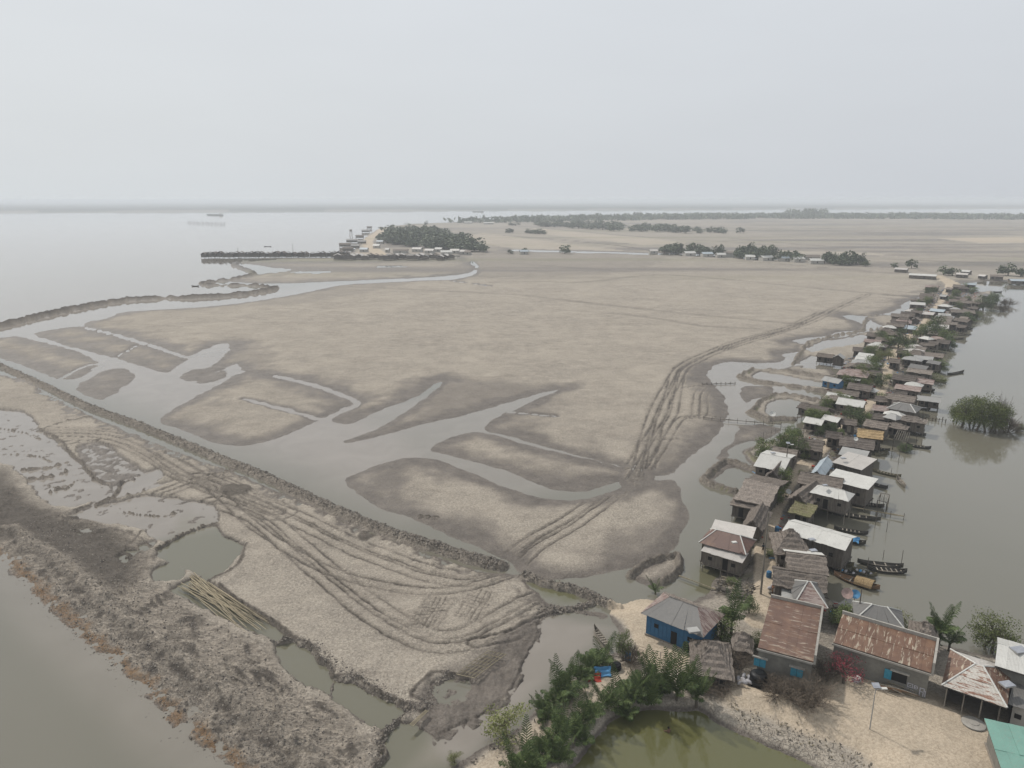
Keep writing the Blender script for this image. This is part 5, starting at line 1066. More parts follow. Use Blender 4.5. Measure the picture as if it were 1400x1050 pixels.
# woodland masses too far off to tell trees apart
def woodland(name, label, pts, n, w, hh, seed):
    r = random.Random(seed); L = [G(*p)[:2] for p in pts]; xs = [p[0] for p in L]; ys = [p[1] for p in L]; mb = MB(); k = 0
    while k < n:
        x, y = r.uniform(min(xs), max(xs)), r.uniform(min(ys), max(ys))
        if not inpoly(x, y, L): continue
        k += 1; s = w*r.uniform(.6, 1.3); z = hh*r.uniform(.5, 1.2); zb = max(0, gz(x, y))
        for j in range(9):
            p = Vector((x+r.gauss(0, s*.32), y+r.gauss(0, s*.32), zb+z*r.uniform(.25, .95))); leaf_quad(mb, p, s*.42, r)
        mb.tube([(x, y, zb), (x, y, zb+z*.5)], .5, 3, cap=False)
    tag(mb.build(name, M['leaff']), label, None, None, 'stuff')
woodland('far_woodland', 'thin hazy line of trees along the far side of the plain', [(600,306),(660,303),(760,299.5),(900,296.5),(1060,295.5),(1300,296),(1500,298),(1500,301),(1300,300.5),(1060,299.5),(900,301),(760,304)], 1500, 26, 12, 4)
woodland('tall_far_trees', 'taller hazy trees beyond the plain', [(1070,296),(1130,296),(1132,298),(1072,298)], 90, 24, 26, 9)
# ================================================================== BOATS
def canoe(name, label, p0, p1, width=1.15, mat='hull', cargo=None, thwarts=7, cat='boat', z=0.0, group=None):
    a, b = G(*p0, z+.3), G(*p1, z+.3); d = b-a; L = max(3.5, d.length); c = (a+b)/2; o = empty(name, (c.x, c.y, z), math.atan2(d.y, d.x)); tag(o, label, cat, group)
    mb = MB(); n = 15; m = 9; vs = []
    for i in range(n):
        t = -1+2*i/(n-1); w = width/2*max(.04, (1-abs(t)**2.6)); sheer = .42+.5*abs(t)**3.2; keel = -.16+.34*abs(t)**3.5; x = t*L/2
        for k in range(m):
            s = -1+2*k/(m-1); yy = w*math.copysign(abs(s)**.7, s); zz = keel+(sheer-keel)*abs(s)**2.4; vs.append((x, yy, zz))
        for k in range(m):
            s = 1-2*k/(m-1); yy = (w-.05 if w > .08 else w*.5)*math.copysign(abs(s)**.7, s); zz = keel+.06+(sheer-keel-.05)*abs(s)**2.4; vs.append((x, yy, zz))
    W2 = 2*m; fs = []
    for i in range(n-1):
        for k in range(W2): fs.append((i*W2+k, i*W2+(k+1) % W2, (i+1)*W2+(k+1) % W2, (i+1)*W2+k))
    fs.append(tuple(range(W2-1, -1, -1))); fs.append(tuple((n-1)*W2+k for k in range(W2))); mb.add(vs, fs); mb.build('hull', M[mat], o)
    for k in range(thwarts):
        t = -.72+1.44*k/max(1, thwarts-1); w = width/2*(1-abs(t)**2.6)-.03; tb = MB(); tb.box((t*L/2-.09, -w, .33), (t*L/2+.09, w, .37)); tb.build('thwart', M['woodl'], o)
    fb = MB(); fb.box((-L*.3, -width*.26, .0), (L*.3, width*.26, .03)); fb.build('floor_boards', M['wood'], o)
    r = random.Random(int(p0[0]*3+p0[1]))
    if cargo == 'tarp':
        tb = MB(); slope_mesh(tb, (-L*.22, -width*.62, .55), (L*.2, -width*.62, .5), (L*.2, .02, .95), (-L*.22, .02, 1.0), 'thatch', 0, 5, .1); slope_mesh(tb, (L*.2, width*.62, .55), (-L*.22, width*.62, .5), (-L*.22, .0, 1.0), (L*.2, .0, .95), 'thatch', 0, 6); tb.build('tarpaulin_cover', M['tarp'], o)
    if cargo == 'mat':
        tb = MB(); N_ = 7
        for k in range(N_):
            a0, a1 = math.pi*k/N_, math.pi*(k+1)/N_
            sheet(tb, Vector((-L*.02, -math.cos(a0)*width*.62, .4+math.sin(a0)*.75)), Vector((L*.36, -math.cos(a0)*width*.62, .4+math.sin(a0)*.75)), Vector((L*.36, -math.cos(a1)*width*.62, .4+math.sin(a1)*.75)), Vector((-L*.02, -math.cos(a1)*width*.62, .4+math.sin(a1)*.75)), Vector((0, -math.cos((a0+a1)/2), math.sin((a0+a1)/2))), 0, .05)
        tb.build('woven_mat_canopy', M['thatch_o'], o)
    if cargo == 'bundles':
        for k in range(5):
            tb = MB(); x = -L*.3+k*L*.14; tb.tube([(x, -.3, .3), (x+.05, 0, .42), (x, .3, .3)], [.16, .22, .15], 7); tb.build('bundle', M[['sack', 'tarp', 'sack', 'black', 'sack'][k]], o)
    return o
canoe('long_canoe', 'long slender canoe lying furthest out at the landing, nearest the open river', (1185,777), (1240,782), 1.5, 'hull')
canoe('long_canoe', 'long plain canoe moored alongside the outermost canoe', (1172,768), (1235,775), 1.4, 'hull', thwarts=4)
canoe('loaded_canoe', 'canoe loaded with bundles beside the half white house', (1138,776), (1176,787), 1.5, 'hull', 'bundles')
canoe('blue_cargo_canoe', 'canoe carrying a folded blue sheet behind the loaded canoe', (1140,766), (1162,772), 1.5, 'hullg', 'tarp', 3)
canoe('mat_roof_boat', 'brown wooden boat with an arched orange mat canopy', (1140,785), (1203,805), 1.9, 'woodb', 'mat', 4)
canoe('small_loaded_boat', 'short boat with a pale blue sheet between the mat roofed boat and the long canoes', (1165,778), (1198,787), 1.4, 'hullg', 'bundles', 4)
canoe('thin_canoe', 'thin dark canoe moored parallel in front of the longest white roof', (1140,722), (1187,730), 1.1); canoe('tarp_covered_boat', 'boat under a blue tarpaulin at the end of the longest white roof', (1156,737), (1180,742), 1.4, 'hull', 'tarp', 2)
canoe('stilt_canoe', 'long canoe with pale cargo under the open stilts of the green edged house', (1130,699), (1204,711), 1.3, 'hull'); canoe('river_canoe', 'long canoe beside the plain white river house', (1162,685), (1209,693), 1.3, 'hull', None, 9)
canoe('olive_canoe', 'long olive canoe with cross planks beside the rust stained white roof', (1190,642), (1232,652), 1.1, 'hullg', None, 8); canoe('short_canoe', 'short canoe lying across the tip of the olive canoe', (1226,652), (1238,666), 1.1, 'woodl', None, 4)
canoe('dark_canoe', 'dark canoe poking out from the end of the plain white river house', (1193,661), (1210,666), 1.1, 'hull', None, 3)
canoe('double_canoe', 'canoe below the dark bushes behind the dark thatched house', (1194,612), (1216,616), 1.2, 'hull', None, 5); canoe('double_canoe', 'second canoe of the pair below the dark thatched house, nearer the open water', (1196,622), (1214,618), 1.2, 'hullg', None, 5)
canoe('pointed_canoe', 'pointed canoe beside the skeleton shelter in the river', (1240,608), (1273,613), 1.2, 'hull', None, 6); canoe('drifting_canoe', 'lone upturned ended canoe drifting above the mangrove clump', (1295,512), (1318,508), 1.4, 'hull', None, 4)
canoe('shore_canoe', 'canoe against the shore bushes left of the drifting canoe', (1270,518), (1294,521), 1.2, 'hull', None, 4); canoe('blue_canoe', 'canoe with a blue covered bow below the rusty river roof', (1258,531), (1278,534), 1.4, 'hull', 'tarp', 2)
canoe('pole_canoe', 'canoe beside the row of poles near the hipped river house', (1250,558), (1272,560), 1.1, 'hull', None, 4); canoe('reed_canoe', 'canoe just behind the orange straw roof landing', (1243,592), (1266,595), 1.1, 'hull', None, 4)
canoe('mooring_canoe', 'canoe furthest out at the far mooring', (1303,450), (1330,450), 1.5, 'hull', None, 4); canoe('mooring_canoe', 'grey canoe in the middle of the far mooring', (1303,457), (1322,458), 1.5, 'woodl', None, 3)
canoe('mooring_canoe', 'canoe nearest the bank at the far mooring', (1300,463), (1318,463), 1.4, 'hull', None, 3); canoe('far_canoe', 'dark canoe at anchor left of the curved sea bank', (262,391), (272,391), 1.6, 'hull', None, 2)
canoe('fishing_boat', 'small boat on the open water above the stilt house row', (361,337), (371,337), 2.2, 'hull', None, 1); canoe('river_end_canoe', 'canoe at the tip of the lagoon spit', (1358,399), (1370,399), 1.6, 'hull', None, 2); canoe('mud_canoe', 'narrow grey canoe on the wet mud above the palms', (812,858), (834,888), .9, 'woodl', None, 8)
# big cargo barges far out
for p0, p1, lb in (((284,294), (304,294.6), 'low grey cargo barge far out near the opposite shore'), ((646,289.6), (661,289.8), 'distant barge in the pale strip of river beyond the peninsula'), ((868,291.6), (877,291.8), 'smallest distant barge beyond the far plain')):
    a, b = G(*p0), G(*p1); d = b-a; L = d.length; o = empty('cargo_barge', (a+b)/2, math.atan2(d.y, d.x)); tag(o, lb, 'barge'); m_ = MB()
    m_.add([(-L/2-2,0,3),(-L/2,-4.5,3.2),(L/2,-4.5,3.2),(L/2,4.5,3.2),(-L/2,4.5,3.2),(-L/2+3,0,-1),(-L/2+4,-4,-1),(L/2-1,-4,-1),(L/2-1,4,-1),(-L/2+4,4,-1)], [(0,1,2,3,4),(5,9,8,7,6),(0,5,6,1),(1,6,7,2),(2,7,8,3),(3,8,9,4),(4,9,5,0)]); m_.build('hull', M['hull'], o)
    m_ = MB(); m_.box((L*.33, -3, 3.2), (L*.46, 3, 7.5)); m_.build('wheelhouse', M['white'], o); m_ = MB(); m_.box((-L*.4, -3.4, 3.2), (L*.28, 3.4, 4.2)); m_.build('hatch_cover', M['grey'], o)
# ================================================================== FAR VILLAGE
r = random.Random(8)
def hut(name, label, x, y, ez, L, Wd, rz, mat, group, stilts=True, cat='house'):
    b = G(x, y, 0); gzv = max(0, gz(b.x, b.y)); o = empty(name, (b.x, b.y, gzv), rz); tag(o, label, cat, group); m_ = MB(); m_.box((-L/2+.4, -Wd/2+.3, .9 if stilts else 0), (L/2-.4, Wd/2-.3, ez)); m_.build('walls', M['wood' if stilts else 'plasterl'], o)
    for k, (s, mm) in enumerate(((-1, mat), (1, mat))):
        m_ = MB(); n_ = Vector((0, s*.6, .8)); sheet(m_, Vector((-L/2*s*-1, s*Wd/2, ez-.15)), Vector((L/2*s*-1, s*Wd/2, ez-.15)), Vector((L/2*s*-1, 0, ez+1.6)), Vector((-L/2*s*-1, 0, ez+1.6)), n_, 0, .15); m_.build('roof', M[mm], o)
    if stilts:
        for sx in (-1, 1):
            for sy in (-1, 1): m_ = MB(); m_.tube([(sx*(L/2-.5), sy*(Wd/2-.4), -gzv-1), (sx*(L/2-.5), sy*(Wd/2-.4), .9)], .14, 4); m_.build('stilt', M['woodl'], o)
    m_ = MB(); m_.box((-.5, -Wd/2+.2, 1.0), (.5, -Wd/2+.297, 2.4)); m_.build('door', M['dark'], o)
x = 281.0; k = 0
while x < 478:
    hut('stilt_house', 'dark thatched stilt house in the long row standing in the sea', x+r.uniform(-1, 1), 352.5-.0*(x-281)+r.uniform(-.3, .3), 4.2+r.uniform(-.4, .9), r.uniform(5.2, 7.2), r.uniform(5.5, 7), r.uniform(-.25, .25)+1.57, r.choice(['thatch_d', 'thatch', 'thatch_d', 'dgrey']), 'stilt houses in the sea row'); x += r.uniform(6.2, 9.0)
x = 462.0
while x < 618:
    w_ = r.random() < .42
    hut('waterside_house', 'pale roofed stilt house along the front of the far peninsula' if w_ else 'dark roofed stilt house along the front of the far peninsula', x, 355.5+r.uniform(-1.2, .8), 3.8+r.uniform(-.4, .6), r.uniform(6, 8), r.uniform(6, 8), 1.57+r.uniform(-.3, .3), 'whitep' if w_ else r.choice(['thatch_d', 'dgrey', 'thatch']), 'pale roofed houses on the peninsula front' if w_ else 'dark roofed houses on the peninsula front'); x += r.uniform(5.5, 8)
for i, (x, y, mt, L, lb) in enumerate([(548,347,'thatch_p',16,'large pale thatched house in front of the far grove'), (610,349,'white',12,'white pyramid roofed house at the right end of the peninsula front'), (498,345,'bluegrey',9,'blue grey house where the far sandy road bends'), (530,346,'white',5,'bright white hut beside the far sandy road'),
        (571,345,'whitep',11,'cream house left of centre under the grove'), (588,347,'whitep',10,'cream house under the middle of the grove'), (600,345,'white',8,'white house at the foot of the grove'), (622,347,'whitep',10,'cream house under the right side of the grove'), (634,348,'whitep',8,'last cream house under the right tip of the grove'), (640,349,'thatch_p',7,'pale house at the right tip of the grove'),
        (520,334,'bluegrey',9,'blue grey roof beside the upper bend of the far road'), (515,340,'white',8,'white roof between the far road and the grove'), (556,330,'whitep',12,'pale roof half hidden inside the grove'), (524,326,'bluegrey',9,'blue roof at the top of the far road'),
        (716,348.5,'bluegrey',9,'small teal roof behind the middle of the embankment'), (942,350,'white',12,'white hipped roof in front of the first roadside tree line'), (966,351.5,'bluegrey',11,'blue grey roof at the right end of the first roadside tree line'), (985,353,'white',9,'small white roof between the roadside tree lines'),
        (1025,356,'white',9,'white roof under the left of the middle tree line'), (1047,357,'white',12,'long white roof under the middle tree line'), (1072,358,'bluegrey',8,'small grey roof under the middle tree line'), (1090,359,'white',11,'white roof right of the middle tree line'), (1115,361.5,'white',12,'whitest roof between the middle tree line and the copse'), (1153,363,'whitep',7,'small roof in front of the right hand copse'),
        (1002,350,'thatch_p',20,'long sand coloured building behind the roadside trees'), (1108,356,'thatch_p',16,'pale building behind the whitest roadside roof'), (893,347,'whitep',9,'pale roof at the left start of the roadside trees'), (640,306,'white',20,'distant white shed at the neck of the peninsula'), (668,307,'white',24,'distant long white roof at the neck of the peninsula')]):
    hut('village_house', lb, x, y, 3.2, L, min(L*.8, 8), r.uniform(-.3, .3), mt, None, False)
for i, (x, y, L) in enumerate([(472,338,14),(482,332,16),(492,326,12),(500,318,14),(476,344,12),(486,340,10),(505,313,10),(495,334,11)]):
    hut('pier_house', 'stilt hut on the left shore of the peninsula reaching over the open water', x, y, 3.6, L, 6.5, .1, ['thatch', 'dgrey'][i % 2], 'pier huts on the left shore of the peninsula')
# line of fish-trap stakes in open water
o = empty('fish_trap', G(284,306), 0); tag(o, 'line of fish trap stakes in the open water below the cargo barge', 'fish trap')
for i in range(26):
    g = G(256+i*2.05, 305+.09*i, 0)-G(284,306); m_ = MB(); m_.tube([(g.x, g.y, -2), (g.x, g.y, 3+1.5*((i*5) % 3))], .5, 4); m_.build('stake', M['wood'], o)
for x, y, hh, lb in ((326,350,9,'tall thin mast above the left half of the sea row'), (401,349,12,'taller mast above the right half of the sea row')):
    b = G(x, y); m_ = MB(); m_.tube([(0,0,-1),(0,0,hh)], [.25,.12], 5); m_.tube([(-.8,0,hh*.8),(.8,0,hh*.8)], .1, 4); tag(m_.build('mast', M['woodl'], loc=b), lb, 'mast')
b = G(480,322.5); m_ = MB(); 
for sx in (-1, 1):
    for sy in (-1, 1): m_.tube([(sx*2,sy*2,-1),(sx*1.2,sy*1.2,7)], .25, 4)
m_.box((-1.8,-1.8,7),(1.8,1.8,10)); tag(m_.build('water_tower', M['woodl'], loc=b), 'small square tower on legs in the water left of the peninsula', 'tower')
# ================================================================== POLES, PROPS
def pole(name, label, bx, by, ty, rad=.09, mat='woodl', head=None, cat='pole'):
    b = on(bx, by); hh = top_h(bx, by, ty); o = empty(name, b, 0); tag(o, label, cat); m_ = MB(); m_.tube([(0,0,-.4),(.02,.02,hh*.5),(0,0,hh)], [rad*1.2, rad, rad*.8], 7); m_.build('shaft', M[mat], o)
    if head == 'solar':
        m_ = MB(); m_.tube([(0,0,hh-.5),(.75,0,hh-.25)], .035, 5); a_ = m_.build('arm', M['grey'], o); m_ = MB(); m_.box((.5,-.14,hh-.33),(1.15,.14,hh-.22)); m_.build('lamp', M['trim'], a_)
        m_ = MB(); n_ = Vector((-.2,-.35,.9)).normalized(); sheet(m_, Vector((-.38,-.3,hh)), Vector((.38,-.3,hh)), Vector((.38,.3,hh+.2)), Vector((-.38,.3,hh+.2)), n_, 0, .05); m_.build('solar_panel', M['panel'], o)
    if head == 'cross': m_ = MB(); m_.tube([(-.7,0,hh-.4),(.7,0,hh-.4)], .05, 5); m_.build('crossarm', M['wood'], o)
    return o
pole('street_lamp', 'solar street lamp standing alone in the sandy yard', 1189, 997, 938, .05, 'grey', 'solar', 'street lamp')
pole('timber_pole', 'tallest timber pole on the left edge of the path by the red hipped house', 1040, 812, 700, .13, 'woodl'); pole('solar_lamp', 'tall solar lamp post beside the twin white roof', 1073, 650, 606, .10, 'wood', 'solar', 'street lamp')
pole('pole', 'leaning thin pole beside the grey hipped roof and long rusty roof', 1171, 858, 805, .08, 'wood'); pole('mooring_pole', 'thin mooring pole in the water beside the mat roofed boat', 1184, 790, 762, .05, 'wood'); pole('channel_pole', 'pole rising above the trees by the wide channel', 1238, 462, 436, .16, 'wood')
for i, (x, y, t) in enumerate([(1212,727,712),(1232,772,752),(1207,765,752),(1196,722,700),(1218,650,640),(1228,635,610),(1150,712,695),(1206,700,676),(1252,608,588),(1262,566,550),(1259,612,600)]):
    pole('mooring_stake', 'thin stake standing in the river by the moored canoes', x, y, t, .045, 'wood')['group'] = 'mooring stakes in the river'
# rows of short posts running out from the hipped river house
o = empty('post_row', on(1256,572), 0); tag(o, 'row of dark short posts and rail running out to the mangrove clump', 'fence'); b0 = on(1256,572)
pts = [G(1256+i*4.6, 570+i*.55, .6)-b0 for i in range(9)]
for i, g in enumerate(pts): m_ = MB(); m_.tube([(g.x, g.y, -2), (g.x+.1, g.y, .9+.5*(i % 2))], .1, 5); m_.build('post', M['wood'], o)
m_ = MB(); m_.tube([tuple(p) for p in pts], .05, 4); m_.build('rail', M['wood'], o)
# footbridges of poles
def walkway(name, label, p0, p1, z=.7, w=.5, mat='woodl', n=None, posts=True, z1=None, cat='footbridge'):
    z1 = z if z1 is None else z1; a, b = G(*p0, z), G(*p1, z1); d = b-a; L = d.length; o = empty(name, a, 0); tag(o, label, cat); v = Vector((-d.y, d.x, 0)).normalized(); n = n or max(3, int(L/2))
    for k in (-1, 0, 1):
        m_ = MB(); q = [v*k*w*.35+d*(i/n)+Vector((0,0,.05*math.sin(i*2.1+k))) for i in range(n+1)]; m_.tube(q, .055, 5); m_.build('pole', M[mat], o)
    if posts:
        for i in range(n+1):
            for k in (-1, 1): g = d*(i/n)+v*k*w*.6; m_ = MB(); m_.tube([(g.x, g.y, -z-1.2), (g.x, g.y, .5)], .045, 5); m_.build('post', M['wood'], o)
walkway('footbridge', 'thin pole footbridge crossing the side creek to the mudflat', (962,571), (1068,580), .6); walkway('footbridge', 'shorter pole footbridge further up the side creek', (960,525), (1005,524), .3, .4, n=7); walkway('pole_barrier', 'long pale pole floating across the pool beside the blue house', (928,787), (985,808), .4, .2, 'bamboo', posts=False, cat='pole')
walkway('landing_stage', 'thin landing stage reaching past the stilt canoe', (1165,693), (1236,706), .6, .5, 'bamboo'); walkway('stage', 'low bamboo stage in front of the red hipped house', (985,790), (1010,796), 1.0, 1.4, 'bamboo')
for i, (p0, p1) in enumerate([((1000,795),(1030,800)),((984,800),(1012,806))]): pass
# skeleton shelters over the river
def frame_shelter(label, q, z):
    P = [G(px, py, z) for px, py in q]; o = empty('timber_shelter', (P[0].x, P[0].y, 0), 0); tag(o, label, 'frame'); B = Vector((P[0].x, P[0].y, 0)); rr = random.Random(int(q[0][0]))
    for k in range(4):
        a = P[k]-B; m_ = MB(); m_.tube([(a.x, a.y, -1.5), tuple(a)], .09, 5); m_.build('post', M['wood'], o); b_ = P[(k+1) % 4]-B; m_ = MB(); m_.tube([tuple(a), tuple(b_)], .06, 4); m_.build('beam', M['wood'], o)
    for k in range(7):
        t = k/6; a = (P[0]*(1-t)+P[1]*t)-B; b_ = (P[3]*(1-t)+P[2]*t)-B; m_ = MB(); m_.tube([tuple(a), tuple(b_+Vector((0,0,.1)))], .045, 4); m_.build('rafter', M['woodl'], o)
frame_shelter('open timber frame standing in the river behind the orange straw roof', [(1222,600),(1240,604),(1244,592),(1228,588)], 2.6); frame_shelter('dark square pen of stakes beside the plain white river house', [(1200,684),(1213,687),(1216,676),(1204,674)], 1.6)
# bamboo poles lying in the ditch
rb = random.Random(3); a0 = G(235,806,.5); 
for k in range(30):
    t = rb.uniform(0, 1); sx = rb.uniform(-6, 10); s0 = (240+42*t+rb.uniform(-8, 8), 806-14*t+rb.uniform(-4, 5)); e0 = (345+rb.uniform(-30, 26), 862+rb.uniform(-14, 8)-10*t)
    if k % 5 == 0: s0 = (262+rb.uniform(-4, 4), 786+rb.uniform(-3, 3)); e0 = (340+rb.uniform(-15, 30), 852+rb.uniform(-8, 8))
    a, b = G(*s0, .35), G(*e0, .35); d = b-a; m_ = MB(); m_.tube([(0,0,0), tuple(d*.5+Vector((rb.uniform(-.15,.15), 0, .1))), tuple(d+Vector((0,0,rb.uniform(-.1,.1))))], [.075, .06, .035], 6)
    tag(m_.build('bamboo_pole', M['bamboo'], loc=a+Vector((0,0,.03*k*.3))), 'long dry bamboo pole in the pile floating in the greenish ditch', 'bamboo pole', 'bamboo poles in the ditch')
# bamboo lattices
def lattice(label, c0, c1, c2, n1, n2, mat='bamboo'):
    a, b, c = G(*c0, .78), G(*c1, .78), G(*c2, .78); u = b-a; v = c-b; o = empty('bamboo_lattice', a, 0); tag(o, label, 'lattice')
    for i in range(n1+1): m_ = MB(); m_.tube([tuple(u*i/n1), tuple(u*i/n1+v)], .055, 4); m_.build('slat', M[mat], o)
    for j in range(n2+1): m_ = MB(); m_.tube([tuple(v*j/n2+Vector((0,0,.1))), tuple(v*j/n2+u+Vector((0,0,.1)))], .055, 4); m_.build('slat', M[mat], o)
lattice('bamboo lattice panel lying on the damp mud near the bend of the tracks', (649,927), (692,895), (668,890), 7, 5)
o = walkway('plank', 'pale plank bridging the gap by the round mud pool', (562,992), (584,971), .9, .5, 'bamboo', 2, False, cat='plank')
# tanks, barrels, sacks, crates
def barrel(name, label, x, y, rad, hh, mat, cat='barrel', lid=True, group=None):
    b = on(x, y); o = empty(name, b, 0); tag(o, label, cat, group); m_ = MB(); m_.tube([(0,0,-.05),(0,0,hh*.08),(0,0,hh*.1),(0,0,hh*.35),(0,0,hh*.37),(0,0,hh*.4),(0,0,hh*.65),(0,0,hh*.67),(0,0,hh*.9),(0,0,hh)], [rad*.96,rad,rad,rad,rad*1.05,rad,rad,rad*1.05,rad,rad*.8], 16); m_.build('body', M[mat], o, True)
    m_ = MB(); m_.tube([(0,0,hh+.002),(0,0,hh+.05)], rad*.45, 12); m_.build('lid', M[mat], o); return o
barrel('water_tank', 'big black plastic water tank at the left corner of the square rusty building', 1036, 937, .95, 1.7, 'black', 'water tank'); barrel('water_tank', 'black water tank in front of the blue house', 941, 888, .65, 1.2, 'black', 'water tank')
barrel('water_tank', 'squat black tank beside the blue tarpaulin and palms', 843, 915, .55, .8, 'black', 'water tank'); barrel('barrel', 'blue barrel at the left edge of the yard of the blue house', 858, 903, .38, 1.25, 'blue'); barrel('barrel', 'dark blue barrel in the middle of the sandy path', 1051, 789, .38, .95, 'blue')
barrel('barrel', 'blue barrel at the path corner beside the longest white roof', 1062, 728, .36, 1.1, 'blue'); barrel('basin', 'round stone basin step in front of the pavilion', 1331, 990, 1.1, .18, 'concrete', 'basin')
for i in range(11):
    x, y = 1010+(i % 4)*6.5+rb.uniform(-1, 1), 930+(i//4)*5-rb.uniform(0, 3); b = on(x, y); m_ = MB(); a = rb.uniform(0, 3); c_, s_ = math.cos(a)*.42, math.sin(a)*.42; z_ = .18+(.28 if i > 6 else 0)+.2*(i % 2); m_.tube([(-c_,-s_,z_),(-c_*.6,-s_*.6,z_+.03),(0,0,z_+.05),(c_*.6,s_*.6,z_+.02),(c_,s_,z_)], [.08,.2,.24,.21,.07], 8)
    tag(m_.build('sack', M['sack'], smooth=True, loc=b), 'stuffed whitish sack in the heap left of the big black tank', 'sack', 'sacks heaped beside the big black tank')
for i, (x, y) in enumerate([(1053,806),(1057,803),(1060,809),(1064,815),(1054,812),(1066,821)]):
    b = on(x, y); m_ = MB(); z_ = .2; m_.tube([(-.4,0,z_),(-.2,.02,z_+.04),(.2,0,z_+.05),(.4,.05,z_)], [.08,.24,.25,.08], 8); tag(m_.build('bundle', M['sack' if i < 3 else 'woodl'], smooth=True, loc=b), 'white bundle heaped at the edge of the path near the tall pole' if i < 3 else 'grey bundle heaped at the edge of the path near the tall pole', 'bundle', 'white bundles at the path edge' if i < 3 else 'grey bundles at the path edge')
b = on(1171,932); o = empty('crate', b, .5); tag(o, 'small white tilted crate in front of the bougainvillea', 'crate'); wbox('box', 'sack', o, (-.4,-.25,.05), (.4,.25,.5)); wbox('lid', 'trim', o, (-.42,-.27,.503), (.42,.27,.55))
# stacked poles along the wall of the long building
for k in range(22):
    s0 = (1196+rb.uniform(-4, 25), 938+rb.uniform(-2, 6)); e0 = (s0[0]+rb.uniform(30, 48), s0[1]+rb.uniform(10, 16)); a, b = on(*s0), on(*e0); zz = .2+.07*(k % 6); d = b-a; m_ = MB(); m_.tube([(0,0,0), tuple(d*.5+Vector((0,0,.04))), tuple(d)], [.06,.055,.04], 5)
    tag(m_.build('stacked_pole', M[rb.choice(['bamboo', 'woodl', 'woodb', 'woodl'])], loc=a+Vector((0,0,zz))), 'rough pole in the pile along the wall of the long rusty building', 'pole', 'poles piled along the long building')
# satellite dishes and parasols
def dish(name, label, x, y, z, rad, mat, cat='satellite dish'):
    g = G(x, y, z); zb = max(gz(g.x, g.y), 0); o = empty(name, (g.x, g.y, zb), 0); tag(o, label, cat); hh = z-zb; m_ = MB(); m_.tube([(0,0,-.6),(0,0,hh)], .05, 6); m_.build('mast', M['grey'], o); m_ = MB(); n = 16; vs = [Vector((0,0,0))]
    for k in range(n): a = 2*math.pi*k/n; vs.append(Vector((math.cos(a)*rad, math.sin(a)*rad, rad*.28)))
    q = Vector((-.3,-.75,.6)).normalized().to_track_quat('Z', 'Y'); vs = [q @ v+Vector((0,-.08,hh)) for v in vs]; vs += [v+Vector((0,.02,-.03)) for v in vs]; f = [(0,k+1,(k+1) % n+1) for k in range(n)]+[(n+1,(k+1) % n+n+2,k+n+2) for k in range(n)]+[(k+1,k+n+2,(k+1) % n+n+2,(k+1) % n+1) for k in range(n)]; m_.add(vs, f); m_.build('dish', M[mat], o)
dish('satellite_dish', 'pinkish white dish standing between the half white house and the mat roofed boat', 1158, 811, 2.6, .75, 'pink'); dish('blue_bowl', 'shiny blue upturned bowl on a post beside the pinkish dish', 1169, 812, 2.6, .62, 'tarp', 'bowl')
dish('satellite_dish', 'white dish at the edge of the path near the mossy roof', 1078, 672, 2.4, .5, 'trim'); dish('satellite_dish', 'small white dish on the dark thatched roof below the orange straw', 1170, 600, 5.2, .45, 'trim'); dish('satellite_dish', 'round white dish by the pond bund near the footbridge', 1056, 566, 1.4, .8, 'trim')
# small roof panels (skylights / solar panels lying on roofs)
for i, (x, y, z, s, mt, lb) in enumerate([(1377,935,5.3,.65,'panel','small blue grey solar panel on the pavilion roof'), (1004,741,5.6,.35,'trim','pale patch panel on the dark red hipped roof'), (1110,737,5.6,.45,'panel','solar panel on the longest white roof'), (1112,752,5.6,.5,'panel','solar panel on the white slope of the landing house'),
        (1128,663,6.2,.4,'panel','tiny solar panel on the green edged white roof'), (1153,626,5.0,.45,'panel','solar panel on the rust stained white roof'), (1057,619,5.3,.4,'panel','solar panel on the twin white roof'), (1394,888,6.6,.8,'panel','solar panel on the white peaked roof at the right edge'), (948,861,4.7,.7,'grey','pale skylight sheet on the blue house roof')]):
    g = G(x, y, z); o = empty('roof_panel', g, .2); tag(o, lb, 'roof panel'); wbox('panel', mt, o, (-s,-s*.7,.0), (s,s*.7,.05)); wbox('frame', 'grey', o, (-s-.04,-s*.7-.04,-.12), (s+.04,s*.7+.04,-.003))
# tarpaulin heap and canoe clutter by the palms
g = on(824,921); m_ = MB(); slope_mesh(m_, (-1.1,-.7,.15), (1.0,-.8,.2), (.9,.2,.75), (-.9,.1,.7), 'thatch', 0, 3); slope_mesh(m_, (1.0,1.0,.15), (-1.1,.9,.2), (-.9,.1,.7), (.9,.2,.75), 'thatch', 0, 4); tag(m_.build('tarpaulin', M['tarp'], loc=g), 'bright blue tarpaulin over goods among the palms', 'tarpaulin')
g = on(814,928); m_ = MB(); slope_mesh(m_, (-.8,-.4,.1), (.7,-.5,.1), (.6,.3,.45), (-.6,.2,.4), 'thatch', 0, 8); slope_mesh(m_, (.7,.8,.1), (-.8,.7,.1), (-.6,.2,.4), (.6,.3,.45), 'thatch', 0, 9); tag(m_.build('red_cloth', M['red'], loc=g), 'red cloth lying beside the bright blue tarpaulin', 'cloth')
